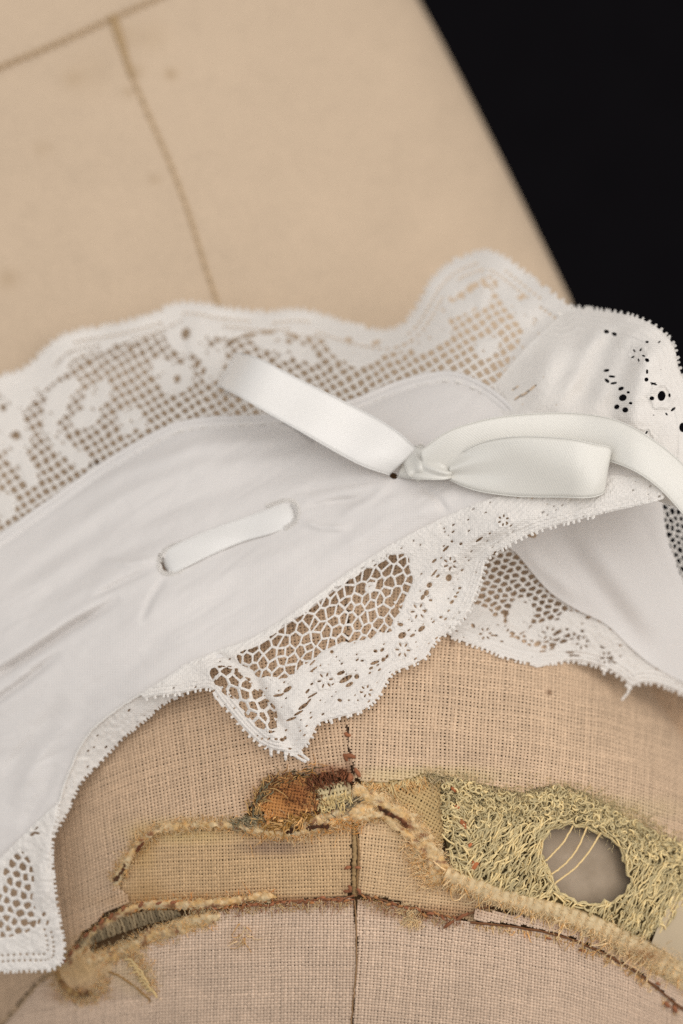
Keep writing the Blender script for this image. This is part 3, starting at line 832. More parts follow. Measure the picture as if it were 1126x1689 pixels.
# ---------------------------------------------------------------- knitted padding with its hole
KN = smooth([(726, 1292), (760, 1284), (860, 1310), (925, 1296), (1000, 1328), (1085, 1374), (1135, 1396), (1150, 1480), (1095, 1530), (1062, 1548), (1000, 1522), (940, 1496), (860, 1480), (800, 1466), (752, 1436), (734, 1380), (726, 1292)], 90)
OLV = np.array([0.90, 0.77, 0.46])
def knit_H(x, y):
    return np.minimum(sdf(KN, x, y), -sdf(HOLE, x, y) - 1)
def pad_z(x, y):
    return dome(x, y) + 2 + 5 * fbm(x / 12, y / 12, 77, 2)
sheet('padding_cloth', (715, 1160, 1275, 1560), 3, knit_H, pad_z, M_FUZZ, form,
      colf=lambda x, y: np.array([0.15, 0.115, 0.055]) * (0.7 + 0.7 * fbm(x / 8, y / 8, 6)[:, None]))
def knit():
    r = np.random.default_rng(77)
    n = 5600
    x, y = r.uniform(722, 1140, n), r.uniform(1280, 1550, n)
    hd = -sdf(HOLE, x, y)
    ok = (sdf(KN, x, y) > 2) & (hd > 4)
    x, y, hd = x[ok], y[ok], hd[ok]
    top = np.interp(x, [726, 760, 860, 925, 1000, 1085, 1140], [1288, 1284, 1308, 1296, 1326, 1372, 1396])
    dt = y - top
    geos = []
    ang = np.radians(-58) + r.normal(0, 0.28, len(x))
    ang = np.where(x < 775, np.radians(40) + r.normal(0, 0.6, len(x)), ang)
    ang = np.where(x > 1030, np.radians(-62) + r.normal(0, 0.22, len(x)), ang)
    curly = (r.random(len(x)) < .22) | (dt < 52 + 20 * (vnoise(x / 40, y / 40, 3) - .5)) | ((x > 1040) & (y < 1425))
    # follow the rim of the hole
    dx, dy = x - 965, y - 1425
    tang = np.arctan2(dx / 70 ** 2 * 1.0, -dy / 62 ** 2 * 1.0)
    near = (hd < 9)
    ang = np.where(near, tang + r.normal(0, 0.15, len(x)), ang)
    segs = 8
    t = np.linspace(-0.5, 0.5, segs)
    for kind in (0, 1):
        m = (curly & ~near) if kind else ~(curly & ~near)
        k = int(m.sum())
        a = ang[m] if not kind else r.uniform(0, 6.28, k)
        L = r.uniform(16, 34, k) if not kind else r.uniform(11, 22, k)
        cur = r.normal(0, 1.1, k) if not kind else r.choice([-1, 1], k) * r.uniform(1.5, 4.6, k)
        an = a[:, None] + cur[:, None] * t[None]
        sx = np.cumsum(np.cos(an) * L[:, None] / segs, 1); sy = np.cumsum(np.sin(an) * L[:, None] / segs, 1)
        X = x[m][:, None] + sx - sx.mean(1, keepdims=True); Y = y[m][:, None] + sy - sy.mean(1, keepdims=True)
        Zh = r.uniform(0.5, 10, k)[:, None] + 3.0 * np.cos(t * math.pi)[None]
        keep = (sdf(HOLE, X, Y).max(1) < r.uniform(-1, 7, k)) & (sdf(KN, X, Y).min(1) > -5)
        X, Y, Zh, kk = X[keep], Y[keep], Zh[keep], int(keep.sum())
        Zp = pad_z(X, Y) + Zh
        c = OLV * (0.72 + 0.5 * r.random((kk, 1)))
        rad = r.uniform(1.0, 1.75, kk)[:, None] * (0.55 + 0.5 * np.cos(t * 2.6))[None]
        geos.append(tubes_geo(np.stack([X, Y, Zp], -1), rad, c, 5))
    fz = fibres([(735, 1320), (850, 1330), (960, 1330), (1080, 1390)], 3200, 9, 16, None, [OLV, OLV * .8], rad=(.3, .5), lift=(5, 14), seed=50)
    geos.append(fz)
    rim = np.vstack([HOLE, HOLE[:1]])
    for q in range(3):
        rr = rim + r.normal(0, 0.9, rim.shape) + (rim - np.array(hole_c)) * (0.012 + 0.02 * q)
        geos.append(tubes_geo(np.stack([rr[:, 0], rr[:, 1], dome(rr[:, 0], rr[:, 1]) + 4 + q], -1)[None], 1.7, OLV * (0.85 + .15 * q), 5))
    return join(geos)
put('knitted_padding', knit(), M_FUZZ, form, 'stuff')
for pts in [[(945, 1362), (930, 1388), (914, 1406), (900, 1420)], [(968, 1364), (955, 1394), (935, 1422), (910, 1442)], [(990, 1374), (972, 1404), (948, 1432), (918, 1455), (896, 1478)], [(896, 1380), (893, 1400), (890, 1420)], [(1000, 1488), (1008, 1510), (1014, 1530)]]:
    p = np.asarray(pts, float)
    q = np.stack([p[:, 0], p[:, 1], dome(p[:, 0], p[:, 1]) + 9], -1)
    tubes('loose_thread', wobble(smooth(q, 24)[None], .25, r2), 1.6, OLV * [1.1, 1.05, 1.0], M_FUZZ, form, 6)

# rolled ribbed edge below the padding
ROLL = [(735, 1440), (770, 1458), (820, 1478), (880, 1496), (940, 1514), (1000, 1538), (1050, 1566), (1095, 1592), (1140, 1618)]
def ribbed():
    r = np.random.default_rng(3)
    c = smooth(ROLL, 240)
    d = np.gradient(c, axis=0); d /= np.linalg.norm(d, axis=1, keepdims=True)
    nn = np.stack([-d[:, 1], d[:, 0]], -1)
    wid = np.interp(np.arange(240), [0, 30, 120, 200, 239], [13, 17, 18, 22, 24])
    q = np.linspace(-1, 1, 13)
    ribs = 1.2 * np.sin(np.arange(240) * 0.78 + 3 * vnoise(np.arange(240) / 14.0, np.zeros(240), 4)) 
    X = c[:, None, 0] + nn[:, None, 0] * wid[:, None] * q[None]
    Y = c[:, None, 1] + nn[:, None, 1] * wid[:, None] * q[None]
    Zr = dome(X, Y) + 4 + 15 * np.sqrt(np.clip(1 - q ** 2, 0, 1))[None] + ribs[:, None] * (1 - q ** 2)[None] * 1.3 + 2.2 * (fbm(X / 7, Y / 7, 8, 2) - .5)
    col = CREAM * (0.85 + 0.3 * fbm(X / 18, Y / 10, 12))[..., None]
    k = 0.5 * np.clip(-ribs, 0, 2)[:, None, None] * np.clip(0.3 - q, 0, 1)[None, :, None]
    col = col * (1 - k) + OCH * 0.75 * k
    g = np.clip(1.2 * np.exp(-((X - 1050) ** 2 / 1500 + (Y - 1578) ** 2 / 160)), 0, .8)[..., None]
    col = col * (1 - g) + np.array([0.42, 0.19, 0.06]) * g
    id_ = np.arange(X.size).reshape(X.shape)
    f = np.stack([id_[:-1, :-1], id_[:-1, 1:], id_[1:, 1:], id_[1:, :-1]], -1).reshape(-1, 4)
    return np.stack([X, Y, Zr], -1).reshape(-1, 3), f, col.reshape(-1, 3)
put('rolled_edge', join([ribbed(),
                         fibres(ROLL, 1500, 11, 7, 80, [CREAM, CREAM * 1.04, CREAM * .9], lift=(12, 19), out=4, seed=60),
                         fibres(ROLL, 260, 26, 4, 85, [CREAM, CREAM * 1.05, OCH * .9], rad=(1.0, 1.7), lift=(14, 17), out=4, curl=.4, seed=62),
                         fibres([(1000, 1545), (1060, 1575), (1120, 1605)], 1000, 11, 12, None, [CREAM, CREAM * 1.04, CREAM * .9], lift=(8, 20), seed=61)]), M_FUZZ, form, 'stuff')
# pale stiff scrap at the right
sheet('stiff_scrap', (1060, 1180, 1460, 1600), 4, lambda x, y: sdf([(1074, 1556), (1090, 1515), (1112, 1478), (1175, 1470), (1175, 1580), (1120, 1585)], x, y),
      lambda x, y: dome(x, y) + 13, mat_plain('stiff_gauze', (0.50, 0.40, 0.27), 0.5, 0.3), form)

# ---------------------------------------------------------------- chemise: cotton
EDGE_UP = smooth([(-60, 925), (0, 885), (60, 842), (120, 800), (170, 765), (220, 735), (260, 713), (300, 698), (350, 690), (420, 688), (500, 680), (560, 668), (600, 655), (650, 634), (700, 620), (745, 616), (790, 632), (830, 660), (858, 690)], 120)
EDGE_LEFT = smooth([(300, 1112), (262, 1132), (225, 1150), (190, 1172), (155, 1200), (132, 1232), (117, 1265), (104, 1300), (94, 1330), (70, 1352), (30, 1395), (0, 1425), (-60, 1470)], 70)
EDGE_LOW = smooth([(1080, 800), (950, 797), (850, 822), (760, 855), (680, 893), (620, 928), (560, 968), (500, 1013), (420, 1063), (350, 1090), (300, 1112)], 90)
BAND = np.vstack([EDGE_UP, [(900, 700), (1000, 730), (1080, 780)], EDGE_LOW, EDGE_LEFT])

def folds(x, y):
    z = ridge(x, y, [(-40, 1135), (40, 1085), (115, 1035), (200, 985)], -16, 7) + ridge(x, y, [(-40, 1118), (40, 1068), (115, 1018), (200, 970)], 3, 14)
    z = z + ridge(x, y, [(-40, 1178), (30, 1130), (100, 1076)], -10, 6) + ridge(x, y, [(-40, 1192), (30, 1146), (100, 1092)], 2, 12)
    for k, (ln, a, w) in enumerate([([(90, 850), (200, 780), (330, 735), (520, 715)], 7, 14), ([(60, 900), (200, 815), (350, 760), (560, 735)], 6, 16), ([(100, 940), (250, 850), (420, 790), (600, 765)], -6, 18),
                                    ([(20, 1020), (160, 930), (270, 880), (300, 860)], -7, 16), ([(150, 1080), (260, 1000), (420, 930), (560, 880)], 5, 24), ([(320, 760), (420, 750), (520, 735)], -5, 14),
                                    ([(0, 980), (120, 900), (220, 840)], -6, 15), ([(500, 850), (640, 810), (780, 800)], -5, 12), ([(60, 1250), (160, 1130), (300, 1050)], -5, 20), ([(520, 930), (640, 860), (760, 825)], 5, 14),
                                    ([(20, 1330), (70, 1240), (140, 1160)], 5, 12), ([(0, 1290), (50, 1220), (110, 1150)], -5, 12), ([(30, 1370), (70, 1310), (95, 1260)], -4, 9)]):
        z = z + ridge(x, y, ln, a, w)
    z = z + sum(ridge(x, y, ln, a, w) for ln, a, w in [([(255, 935), (200, 960), (150, 985)], -5, 5), ([(258, 920), (215, 930), (160, 925)], 4, 6), ([(275, 950), (250, 985), (230, 1030)], -4, 6), ([(495, 840), (540, 828), (600, 822)], -4, 5), ([(492, 858), (530, 870), (580, 872)], 4, 6), ([(640, 790), (560, 800), (470, 815)], -4, 6), ([(650, 795), (600, 830), (560, 850)], 4, 7), ([(690, 800), (720, 820), (740, 850)], -4, 6)])
    u_, v_ = .86 * x - .51 * y, .51 * x + .86 * y
    z = z - 1.3 * np.clip(.10 - np.abs(fbm(u_ / 230 + 3, v_ / 34, 25, 2) - .5), 0, 1) / .10 * ramp(.35, .65, fbm(x / 90, y / 90, 62, 2))
    return 1.5 * z + 7.0 * (fbm(x / 90 - y / 200, y / 34 + x / 60, 5, 4) - .5)

def band_z(x, y):
    d, _ = pdist(EDGE_UP, x, y)
    hem = 4.5 * np.exp(-((d - 6) / 6) ** 2) - 4.0 * np.exp(-((d - 15) / 3.0) ** 2)
    slit = -9 * np.exp(-((x - 648) / 16) ** 2 - ((y - 782) / 10) ** 2)
    sl2 = -5 * np.exp(-((x - 274) / 9) ** 2 - ((y - 926) / 18) ** 2) - 5 * np.exp(-((x - 478) / 9) ** 2 - ((y - 846) / 17) ** 2)
    return G(x, y) + folds(x, y) + hem + slit + sl2

def band_H(x, y):
    return np.minimum(np.minimum(sdf(BAND, x, y), -ell(x, y, 649, 785, 7, 5, 20)), np.minimum(-ell(x, y, 269, 929, 5.5, 18, -24), -ell(x, y, 483, 846, 3.5, 15, -18)))
band = sheet('cotton_band', (-60, 1085, 600, 1480), 3, band_H, band_z, M_COTTON, chemise)

e = EDGE_UP
tubes('hem_cord', np.stack([e[:, 0], e[:, 1] + 1, band_z(e[:, 0], e[:, 1] + 1) + 1], -1)[None], 5.0, (1, 1, 1), M_COTTON, band, 8)
ST_ = smooth(EDGE_UP[30:118] + [1, 15], 110)
for k in range(0, 100, 2):
    q = ST_[k:k + 2].copy()
    mid = q.mean(0); q = np.array([mid + (q[0] - mid) * .6, mid, mid + (q[1] - mid) * .6])
    tubes('hem_stitch', np.stack([q[:, 0], q[:, 1], band_z(q[:, 0], q[:, 1]) + .5], -1)[None], 1.5, (1, 1, 1), M_LACE, band, 5)
e = EDGE_LEFT[:52]
tubes('edge_cord', wobble(np.stack([e[:, 0], e[:, 1], band_z(e[:, 0], e[:, 1]) + 1.5], -1)[None], .5, r2), 2.6, (1, 1, 1), M_LACE, band, 6)

# far side of the neckline at the right
C2 = smooth([(800, 900), (842, 905), (870, 935), (905, 975), (950, 1005), (1000, 1030), (1040, 1068), (1080, 1100), (1140, 1130), (1220, 1150)], 40)
C2P = np.vstack([C2, [(1220, 1080), (1150, 1010), (1120, 945), (1099, 885), (1093, 835), (1090, 795), (880, 840)]])
C2T = TPS([(800, 900, -150), (880, 880, -170), (1000, 845, -190), (1096, 820, -230), (1200, 830, -330), (900, 975, -190), (1000, 1030, -215), (1080, 1100, -255), (1200, 1145, -380), (1000, 930, -175), (1080, 960, -215), (1200, 980, -340)])
def c2_z(x, y):
    z = np.maximum(C2T(x, y), dome(x, y) + 12)
    z = z + ridge(x, y, [(900, 865), (960, 930), (1020, 1010), (1075, 1085)], -8, 18) + ridge(x, y, [(935, 850), (995, 920), (1055, 1000), (1120, 1080)], 7, 24)
    return z + ridge(x, y, [(850, 890), (900, 940), (960, 990)], 8, 14) + ridge(x, y, [(1050, 840), (1080, 920), (1126, 1010)], -8, 16)
def c2_H(x, y):
    return np.minimum(sdf(C2P, x, y), -ell(x, y, 877, 882, 9, 5, 20))
far_side = sheet('cotton_band', (790, 1220, 780, 1155), 4, c2_H, c2_z, M_COTTON, chemise)
far_side['label'] = 'far side of the band curving round the neck'
# ---------------------------------------------------------------- lace patterns
def lattice(x, y, a1, a2, p1, p2, r, jit=2.0, seed=0):
    x = x + jit * (vnoise(x / 22, y / 22, seed) - .5) * 2
    y = y + jit * (vnoise(x / 22 + 40, y / 22, seed + 1) - .5) * 2
    out = None
    for a, p in ((a1, p1), (a2, p2)):
        c, s_ = math.cos(math.radians(a)), math.sin(math.radians(a))
        d = np.abs(((-s_ * x + c * y) / p) % 1 - .5) * p
        h = r - d
        out = h if out is None else np.maximum(out, h)
    return out

def cells(x, y, size, stretch, ang, r, jit=0.32, seed=0):
    """net of irregular six-sided meshes"""
    a = math.radians(ang)
    u = (x * math.cos(a) + y * math.sin(a)) / (size * stretch)
    v = (-x * math.sin(a) + y * math.cos(a)) / size
    j = np.floor(v / 0.866)
    f1 = np.full(x.shape, 1e9); f2 = np.full(x.shape, 1e9)
    c1u = np.zeros(x.shape); c1v = np.zeros(x.shape); c2u = np.zeros(x.shape); c2v = np.zeros(x.shape)
    for dj in (-2, -1, 0, 1, 2):
        jj = j + dj
        sh = 0.5 * (jj % 2)
        i0 = np.floor(u - sh)
        for di in (-1, 0, 1, 2):
            ii = i0 + di
            cu = ii + sh + jit * (hash2(ii, jj, seed) - .5) * 2
            cv = jj * 0.866 + jit * (hash2(ii, jj, seed + 5) - .5) * 2
            d = np.hypot(u - cu, v - cv)
            a1 = d < f1
            a2 = ~a1 & (d < f2)
            c2u = np.where(a1, c1u, np.where(a2, cu, c2u)); c2v = np.where(a1, c1v, np.where(a2, cv, c2v))
            f2 = np.where(a1, f1, np.where(a2, d, f2))
            c1u = np.where(a1, cu, c1u); c1v = np.where(a1, cv, c1v); f1 = np.minimum(f1, d)
    e = (f2 * f2 - f1 * f1) / (2 * np.hypot(c2u - c1u, c2v - c1v) + 1e-6)
    thick = r * (0.8 + 0.45 * vnoise(x / 6, y / 6, seed + 9))
    return thick - e * size * (1 + 0.5 * (stretch - 1))

def picots(x, y, edge, step, length, rad, seed=0, outward=-1):
    """little loops standing out along an edge"""
    r = np.random.default_rng(seed + 60)
    e = np.asarray(edge, float)
    L = np.concatenate([[0], np.cumsum(np.linalg.norm(np.diff(e, axis=0), axis=1))])
    out = np.full(x.shape, -99.0)
    s_ = 0.0
    while s_ < L[-1]:
        px = np.interp(s_, L, e[:, 0]); py = np.interp(s_, L, e[:, 1])
        qx = np.interp(s_ + 2, L, e[:, 0]); qy = np.interp(s_ + 2, L, e[:, 1])
        tx, ty = qx - px, qy - py
        n = math.hypot(tx, ty) + 1e-9
        nx, ny = -ty / n * outward, tx / n * outward
        l = length * r.choice([r.uniform(.1, .6), r.uniform(.5, 1.5)])
        ex, ey = px + nx * l + r.normal(0, 1), py + ny * l + r.normal(0, 1)
        m = (np.abs(x - px) < 26) & (np.abs(y - py) < 26)
        if m.any():
            d, _ = pdist([(px - nx * 3, py - ny * 3), (ex, ey)], x[m], y[m])
            out[m] = np.maximum(out[m], rad * r.uniform(.8, 1.15) - d)
        s_ += step * r.uniform(0.5, 1.4)
    return out

def holes(x, y, lst):
    out = np.full(x.shape, 99.0)
    for h in lst:
        cx, cy, rx, ry, a = h
        m = (np.abs(x - cx) < 40) & (np.abs(y - cy) < 40)
        out[m] = np.minimum(out[m], -ell(x[m], y[m], cx, cy, rx, ry, a))
    return out

def pinholes(x, y, step, ang, keep, r, seed, stretch=2.0):
    """rows of small elongated gaps in the close-worked parts"""
    a = math.radians(ang)
    u = (x * math.cos(a) + y * math.sin(a)) / (step * stretch); v = (-x * math.sin(a) + y * math.cos(a)) / step
    iu, iv = np.floor(u), np.floor(v)
    cu = iu + 0.25 + 0.5 * hash2(iu, iv, seed); cv = iv + 0.25 + 0.5 * hash2(iu, iv, seed + 1)
    on = hash2(iu, iv, seed + 2) < keep
    rr = r * (0.5 + 0.8 * hash2(iu, iv, seed + 3))
    d = np.hypot((u - cu) * step * stretch / 2.2, (v - cv) * step)
    return np.where(on, d - rr, 9.0)

def cords(d, offs, amp=2.2, w=1.5):
    return sum(amp * np.exp(-((d - o_) / w) ** 2) for o_ in offs)

def sprigs(x, y, lst):
    """relief of small worked flowers: raised rim, raised eye"""
    z = 0
    for cx, cy, r in lst:
        q = np.hypot(x - cx, y - cy)
        a = np.arctan2(y - cy, x - cx)
        z = z + 2.4 * np.exp(-((q - r * (1 + .13 * np.cos(6 * a))) / 1.7) ** 2) + 1.6 * np.exp(-((q - r * .3) / 1.5) ** 2)
    return z

def petals(lst, n=6):
    """ring of slits between the petals of a flower"""
    out = []
    for cx, cy, r in lst:
        for k in range(n):
            a = 2 * math.pi * k / n + cx
            out.append((cx + .66 * r * math.cos(a), cy + .66 * r * math.sin(a), r * .24, 1.5, math.degrees(a)))
    return out

# sheer lace inside the neckline at the right edge
def in_H(x, y):
    h = sdf([(1082, 790), (1200, 780), (1200, 1060), (1130, 985), (1100, 930), (1084, 870)], x, y)
    return np.minimum(h, cells(x, y, 10.0, 1.2, 70, 1.25, .3, 51))
inner = sheet('lace_edging', (1075, 1200, 775, 1065), 1.3, in_H, lambda x, y: C2T(x, y) - 26 + 6 * vnoise(x / 15, y / 15, 2), M_LACE, chemise)
inner['label'] = 'sheer strip of lace at the right edge with black showing through'

# upper lace, lying on the torso
TOP = smooth([(-40, 632), (0, 621), (32, 612), (60, 592), (90, 562), (122, 548), (160, 541), (200, 533), (240, 523), (262, 515), (285, 503), (320, 500), (360, 508), (400, 512), (440, 516), (490, 512), (522, 517), (560, 530), (600, 541), (640, 546), (668, 533), (690, 502), (710, 466), (735, 440), (765, 424), (800, 415), (830, 424), (860, 446), (890, 470), (920, 492), (950, 515), (990, 560)], 160)
L1P = np.vstack([TOP, [(980, 640), (900, 720), (858, 700)], EDGE_UP[::-1] + [0, 14], [(-40, 900)]])
FLOW = [  # close-worked sprigs: ellipses cx cy rx ry angle
    (93, 665, 19, 38, 20), (112, 640, 14, 22, 55), (160, 653, 17, 28, 40), (140, 690, 24, 16, -20), (150, 672, 20, 12, 60), (104, 735, 13, 28, -45), (128, 758, 14, 20, -60), (88, 712, 20, 14, 30),
    (204, 690, 11, 11, 0), (223, 682, 11, 10, 0), (211, 706, 10, 11, 0), (230, 700, 10, 9, 0),
    (45, 775, 12, 30, -25), (30, 735, 18, 30, 20), (10, 700, 30, 40, 0), (15, 655, 38, 30, 0), (5, 835, 20, 22, 10), (40, 640, 30, 20, -20),
    (290, 625, 28, 24, -30), (268, 606, 18, 14, 0), (330, 586, 22, 40, -30), (306, 552, 34, 30, 0), (352, 600, 16, 34, 20),
    (500, 582, 18, 12, 20), (488, 574, 10, 12, 0), (512, 592, 11, 8, 30), (470, 588, 10, 8, 0), (450, 570, 30, 8, 10), (560, 575, 14, 26, -50), (600, 580, 34, 22, -30), (640, 566, 40, 16, -15), (572, 556, 30, 10, 12),
    (700, 560, 26, 20, -40), (720, 540, 22, 26, -30), (745, 510, 24, 14, -10), (770, 500, 22, 14, -40), (795, 488, 14, 20, 20), (730, 485, 16, 10, -20), (800, 575, 17, 17, 0), (812, 568, 11, 12, 0), (700, 520, 24, 40, 30), (660, 560, 20, 10, 10),
    (850, 480, 26, 40, -30), (880, 520, 26, 44, -35), (900, 570, 44, 40, 0), (870, 600, 30, 30, 0)]
EYES = [(306, 550, 7, 10, 15), (292, 625, 5, 7, 10), (325, 600, 9, 5, -60), (318, 590, 6, 4, -30), (216, 575, 4, 9, 10), (192, 571, 7, 3, 0), (335, 612, 4, 7, 20), (26, 718, 7, 7, 0), (5, 672, 5, 6, 0),
        (385, 562, 12, 4, -20), (410, 553, 14, 4, -12), (440, 548, 14, 3, 0), (480, 552, 12, 3, 8), (575, 560, 6, 4, 20), (620, 565, 8, 4, -20), (760, 488, 7, 4, 30), (780, 472, 8, 4, 10), (800, 470, 6, 4, 30), (745, 495, 6, 3, 20), (860, 490, 7, 4, -40)]
def l1_H(x, y):
    d, t = pdist(TOP, x, y)
    o = sdf(L1P, x, y)
    o = np.maximum(o, picots(x, y, TOP, 12, 5, 2.8, 1, outward=1))
    o = np.where((d > 30) & (o < 0), -9, o)
    net = lattice(x, y, -30, 54, 14.8, 13.8, 2.2, 3, 4)
    bw = 40 + 8 * np.sin(t / 60.0)
    h = np.maximum(net, bw - d)
    for f_ in FLOW:
        m = (np.abs(x - f_[0]) < 60) & (np.abs(y - f_[1]) < 60)
        h[m] = np.maximum(h[m], ell(x[m], y[m], *f_))
    cut = holes(x, y, EYES)
    for e0, k in ((17, 10.0), (29, 9.0)):
        g = np.hypot((d - e0) * 1.0, ((t / k) % 1 - .5) * k * 0.8) - 2.2
        cut = np.minimum(cut, np.where(vnoise(t / 50, d * 0 + e0, 3) > .35, g, 9))
    cut = np.minimum(cut, np.where((h > 3) & (d > 34), pinholes(x, y, 8, 40, .22, 1.4, 12), 9))
    return np.minimum(np.minimum(o, h), cut)
def l1_z(x, y):
    d, t = pdist(TOP, x, y)
    z = np.maximum(G(x, y), torso_z(x, y) + 14)
    z = z + 9 * np.sin(t / 21.0 + d / 60) * np.exp(-d / 60) + 6 * (fbm(x / 40, y / 40, 14) - .5)
    z = z + ridge(x, y, [(945, 500), (880, 545), (830, 600), (800, 650)], -25, 25)
    return z + 26 * np.exp(-((x - 790) / 70) ** 2 - ((y - 470) / 60) ** 2)
upper = sheet('lace_edging', (-40, 990, 400, 930), 1.45, l1_H, l1_z, M_LACE, chemise, relief=0.9, rmax=3)
upper['label'] = 'upper lace edging lying on the torso'

FL3 = [(536, 1122, 15), (664, 1072, 14), (690, 1008, 15), (742, 930, 13), (604, 1140, 12), (830, 858, 11)]
FL2 = [(1091, 653, 20), (1052, 585, 14), (1062, 722, 15)]
FL4 = [(905, 1045, 14), (960, 1060, 13), (800, 1045, 12), (1000, 1085, 12)]
# the fold of lace rising at the right
L2E = smooth([(925, 520), (945, 508), (1000, 514), (1040, 521), (1075, 535), (1100, 555), (1113, 577), (1117, 600), (1124, 618), (1136, 645), (1150, 700), (1150, 760)], 60)
L2P = np.vstack([L2E, [(1150, 850), (1095, 830), (1000, 800), (850, 730), (790, 690), (800, 655), (835, 610), (875, 565)]])
L2T = TPS([(945, 508, -260), (1040, 522, -130), (1115, 600, -70), (1150, 700, -60), (880, 560, -235), (820, 640, -225), (850, 700, -150), (1000, 760, -80), (1000, 640, -100), (1095, 815, -35)])
L2HOLES = [(1091, 653, 6.5, 8.5, 10), (1066, 626, 3.5, 3.5, 0), (1075, 657, 4, 3.5, 0), (1104, 652, 2, 3.5, 0), (1067, 613, 2, 4, 0), (1027, 656, 6.5, 5.5, -20), (1017, 671, 4.5, 4, -30), (1031, 676, 5, 4.5, 0), (1040, 665, 3, 2.4, 0),
           (1024, 641, 5, 3, -20), (1012, 632, 6, 2, -10), (1001, 628, 5, 2.6, 40), (1009, 621, 6, 2, 5), (1000, 611, 5, 2.4, -10), (1036, 647, 3, 2, 0), (1110, 675, 5, 2, -40), (1099, 683, 3, 1.5, 50), (1067, 594, 4, 3, 30), (1000, 547, 4.5, 3.2, 10), (1013, 551, 4.5, 3, 20), (1067, 564, 3, 2, 10), (1126, 705, 6, 8, 0),
           (1078, 633, 7, 1.4, 20), (1077, 633, 5, 1.2, -20), (855, 655, 10, 2, -35), (868, 648, 11, 2.2, -40), (878, 640, 10, 2, -40), (850, 640, 8, 1.6, -35), (1055, 800, 7, 2, -35), (1020, 790, 8, 1.6, -35), (1088, 795, 3, 2, 0), (1040, 780, 7, 1.5, -40)]
def l2_H(x, y):
    o = np.maximum(sdf(L2P, x, y), picots(x, y, L2E, 9, 3.6, 2.3, 2, outward=1))
    c = np.minimum(holes(x, y, L2HOLES + petals(FL2[1:], 5)), pinholes(x, y, 12, -35, .05, 1.1, 3))
    return np.minimum(o, c)
def l2_z(x, y):
    d, t = pdist(L2E, x, y)
    ribs = 1.3 * np.sin((x * .55 + y * .8) / 6.5 + 4 * vnoise(x / 40, y / 40, 6))
    z = L2T(x, y) + ribs + 4 * (fbm(x / 50, y / 50, 41, 2) - .5) + 1.0 * (vnoise(x / 4, y / 4, 2) - .5)
    z = z + cords(d, (5, 12, 20, 31)) + sprigs(x, y, FL2) + 4 * np.exp(-(ell(x, y, 1091, 653, 16, 18) / 5) ** 2)
    z = z - 42 * np.clip(1 - d / 75, 0, 1) ** 2
    return z + ridge(x, y, [(935, 530), (905, 600), (880, 680)], 18, 24) + ridge(x, y, [(1030, 525), (985, 600), (940, 690)], -22, 24) + ridge(x, y, [(1000, 520), (960, 600), (915, 690)], 10, 16) + ridge(x, y, [(1085, 560), (1050, 650), (1040, 740)], 16, 22) + ridge(x, y, [(1060, 540), (1015, 640), (1000, 720)], -14, 18)
fold = sheet('lace_edging', (780, 1150, 495, 850), 1.5, l2_H, l2_z, M_LACE, chemise)
fold['label'] = 'raised fold of close lace against the black background'

# lower lace with the pointed corner
LOWE = smooth([(1094, 816), (1088, 825), (1000, 846), (920, 866), (870, 882), (830, 904), (803, 922), (795, 950), (783, 985), (770, 1012), (745, 1038), (733, 1046), (716, 1060), (702, 1083), (680, 1096), (650, 1108), (638, 1122), (625, 1146), (600, 1170), (560, 1183), (527, 1192), (513, 1215), (500, 1234), (488, 1243), (470, 1240), (448, 1236), (428, 1226), (405, 1205), (385, 1182), (364, 1156), (352, 1140), (338, 1135), (300, 1143), (262, 1147), (238, 1152)], 220)
L3P = np.vstack([LOWE, [(230, 1145), (262, 1125), (300, 1100)], EDGE_LOW[::-1] + [-3, -13], [(1094, 790)]])
NET1 = [(398, 1088), (440, 1062), (500, 1019), (560, 975), (600, 950), (640, 926), (664, 922), (670, 955), (655, 1000), (640, 1030), (600, 1045), (560, 1048), (500, 1086), (470, 1112), (432, 1108)]
NET2 = [(352, 1108), (380, 1106), (418, 1138), (446, 1172), (452, 1200), (425, 1190), (392, 1150)]
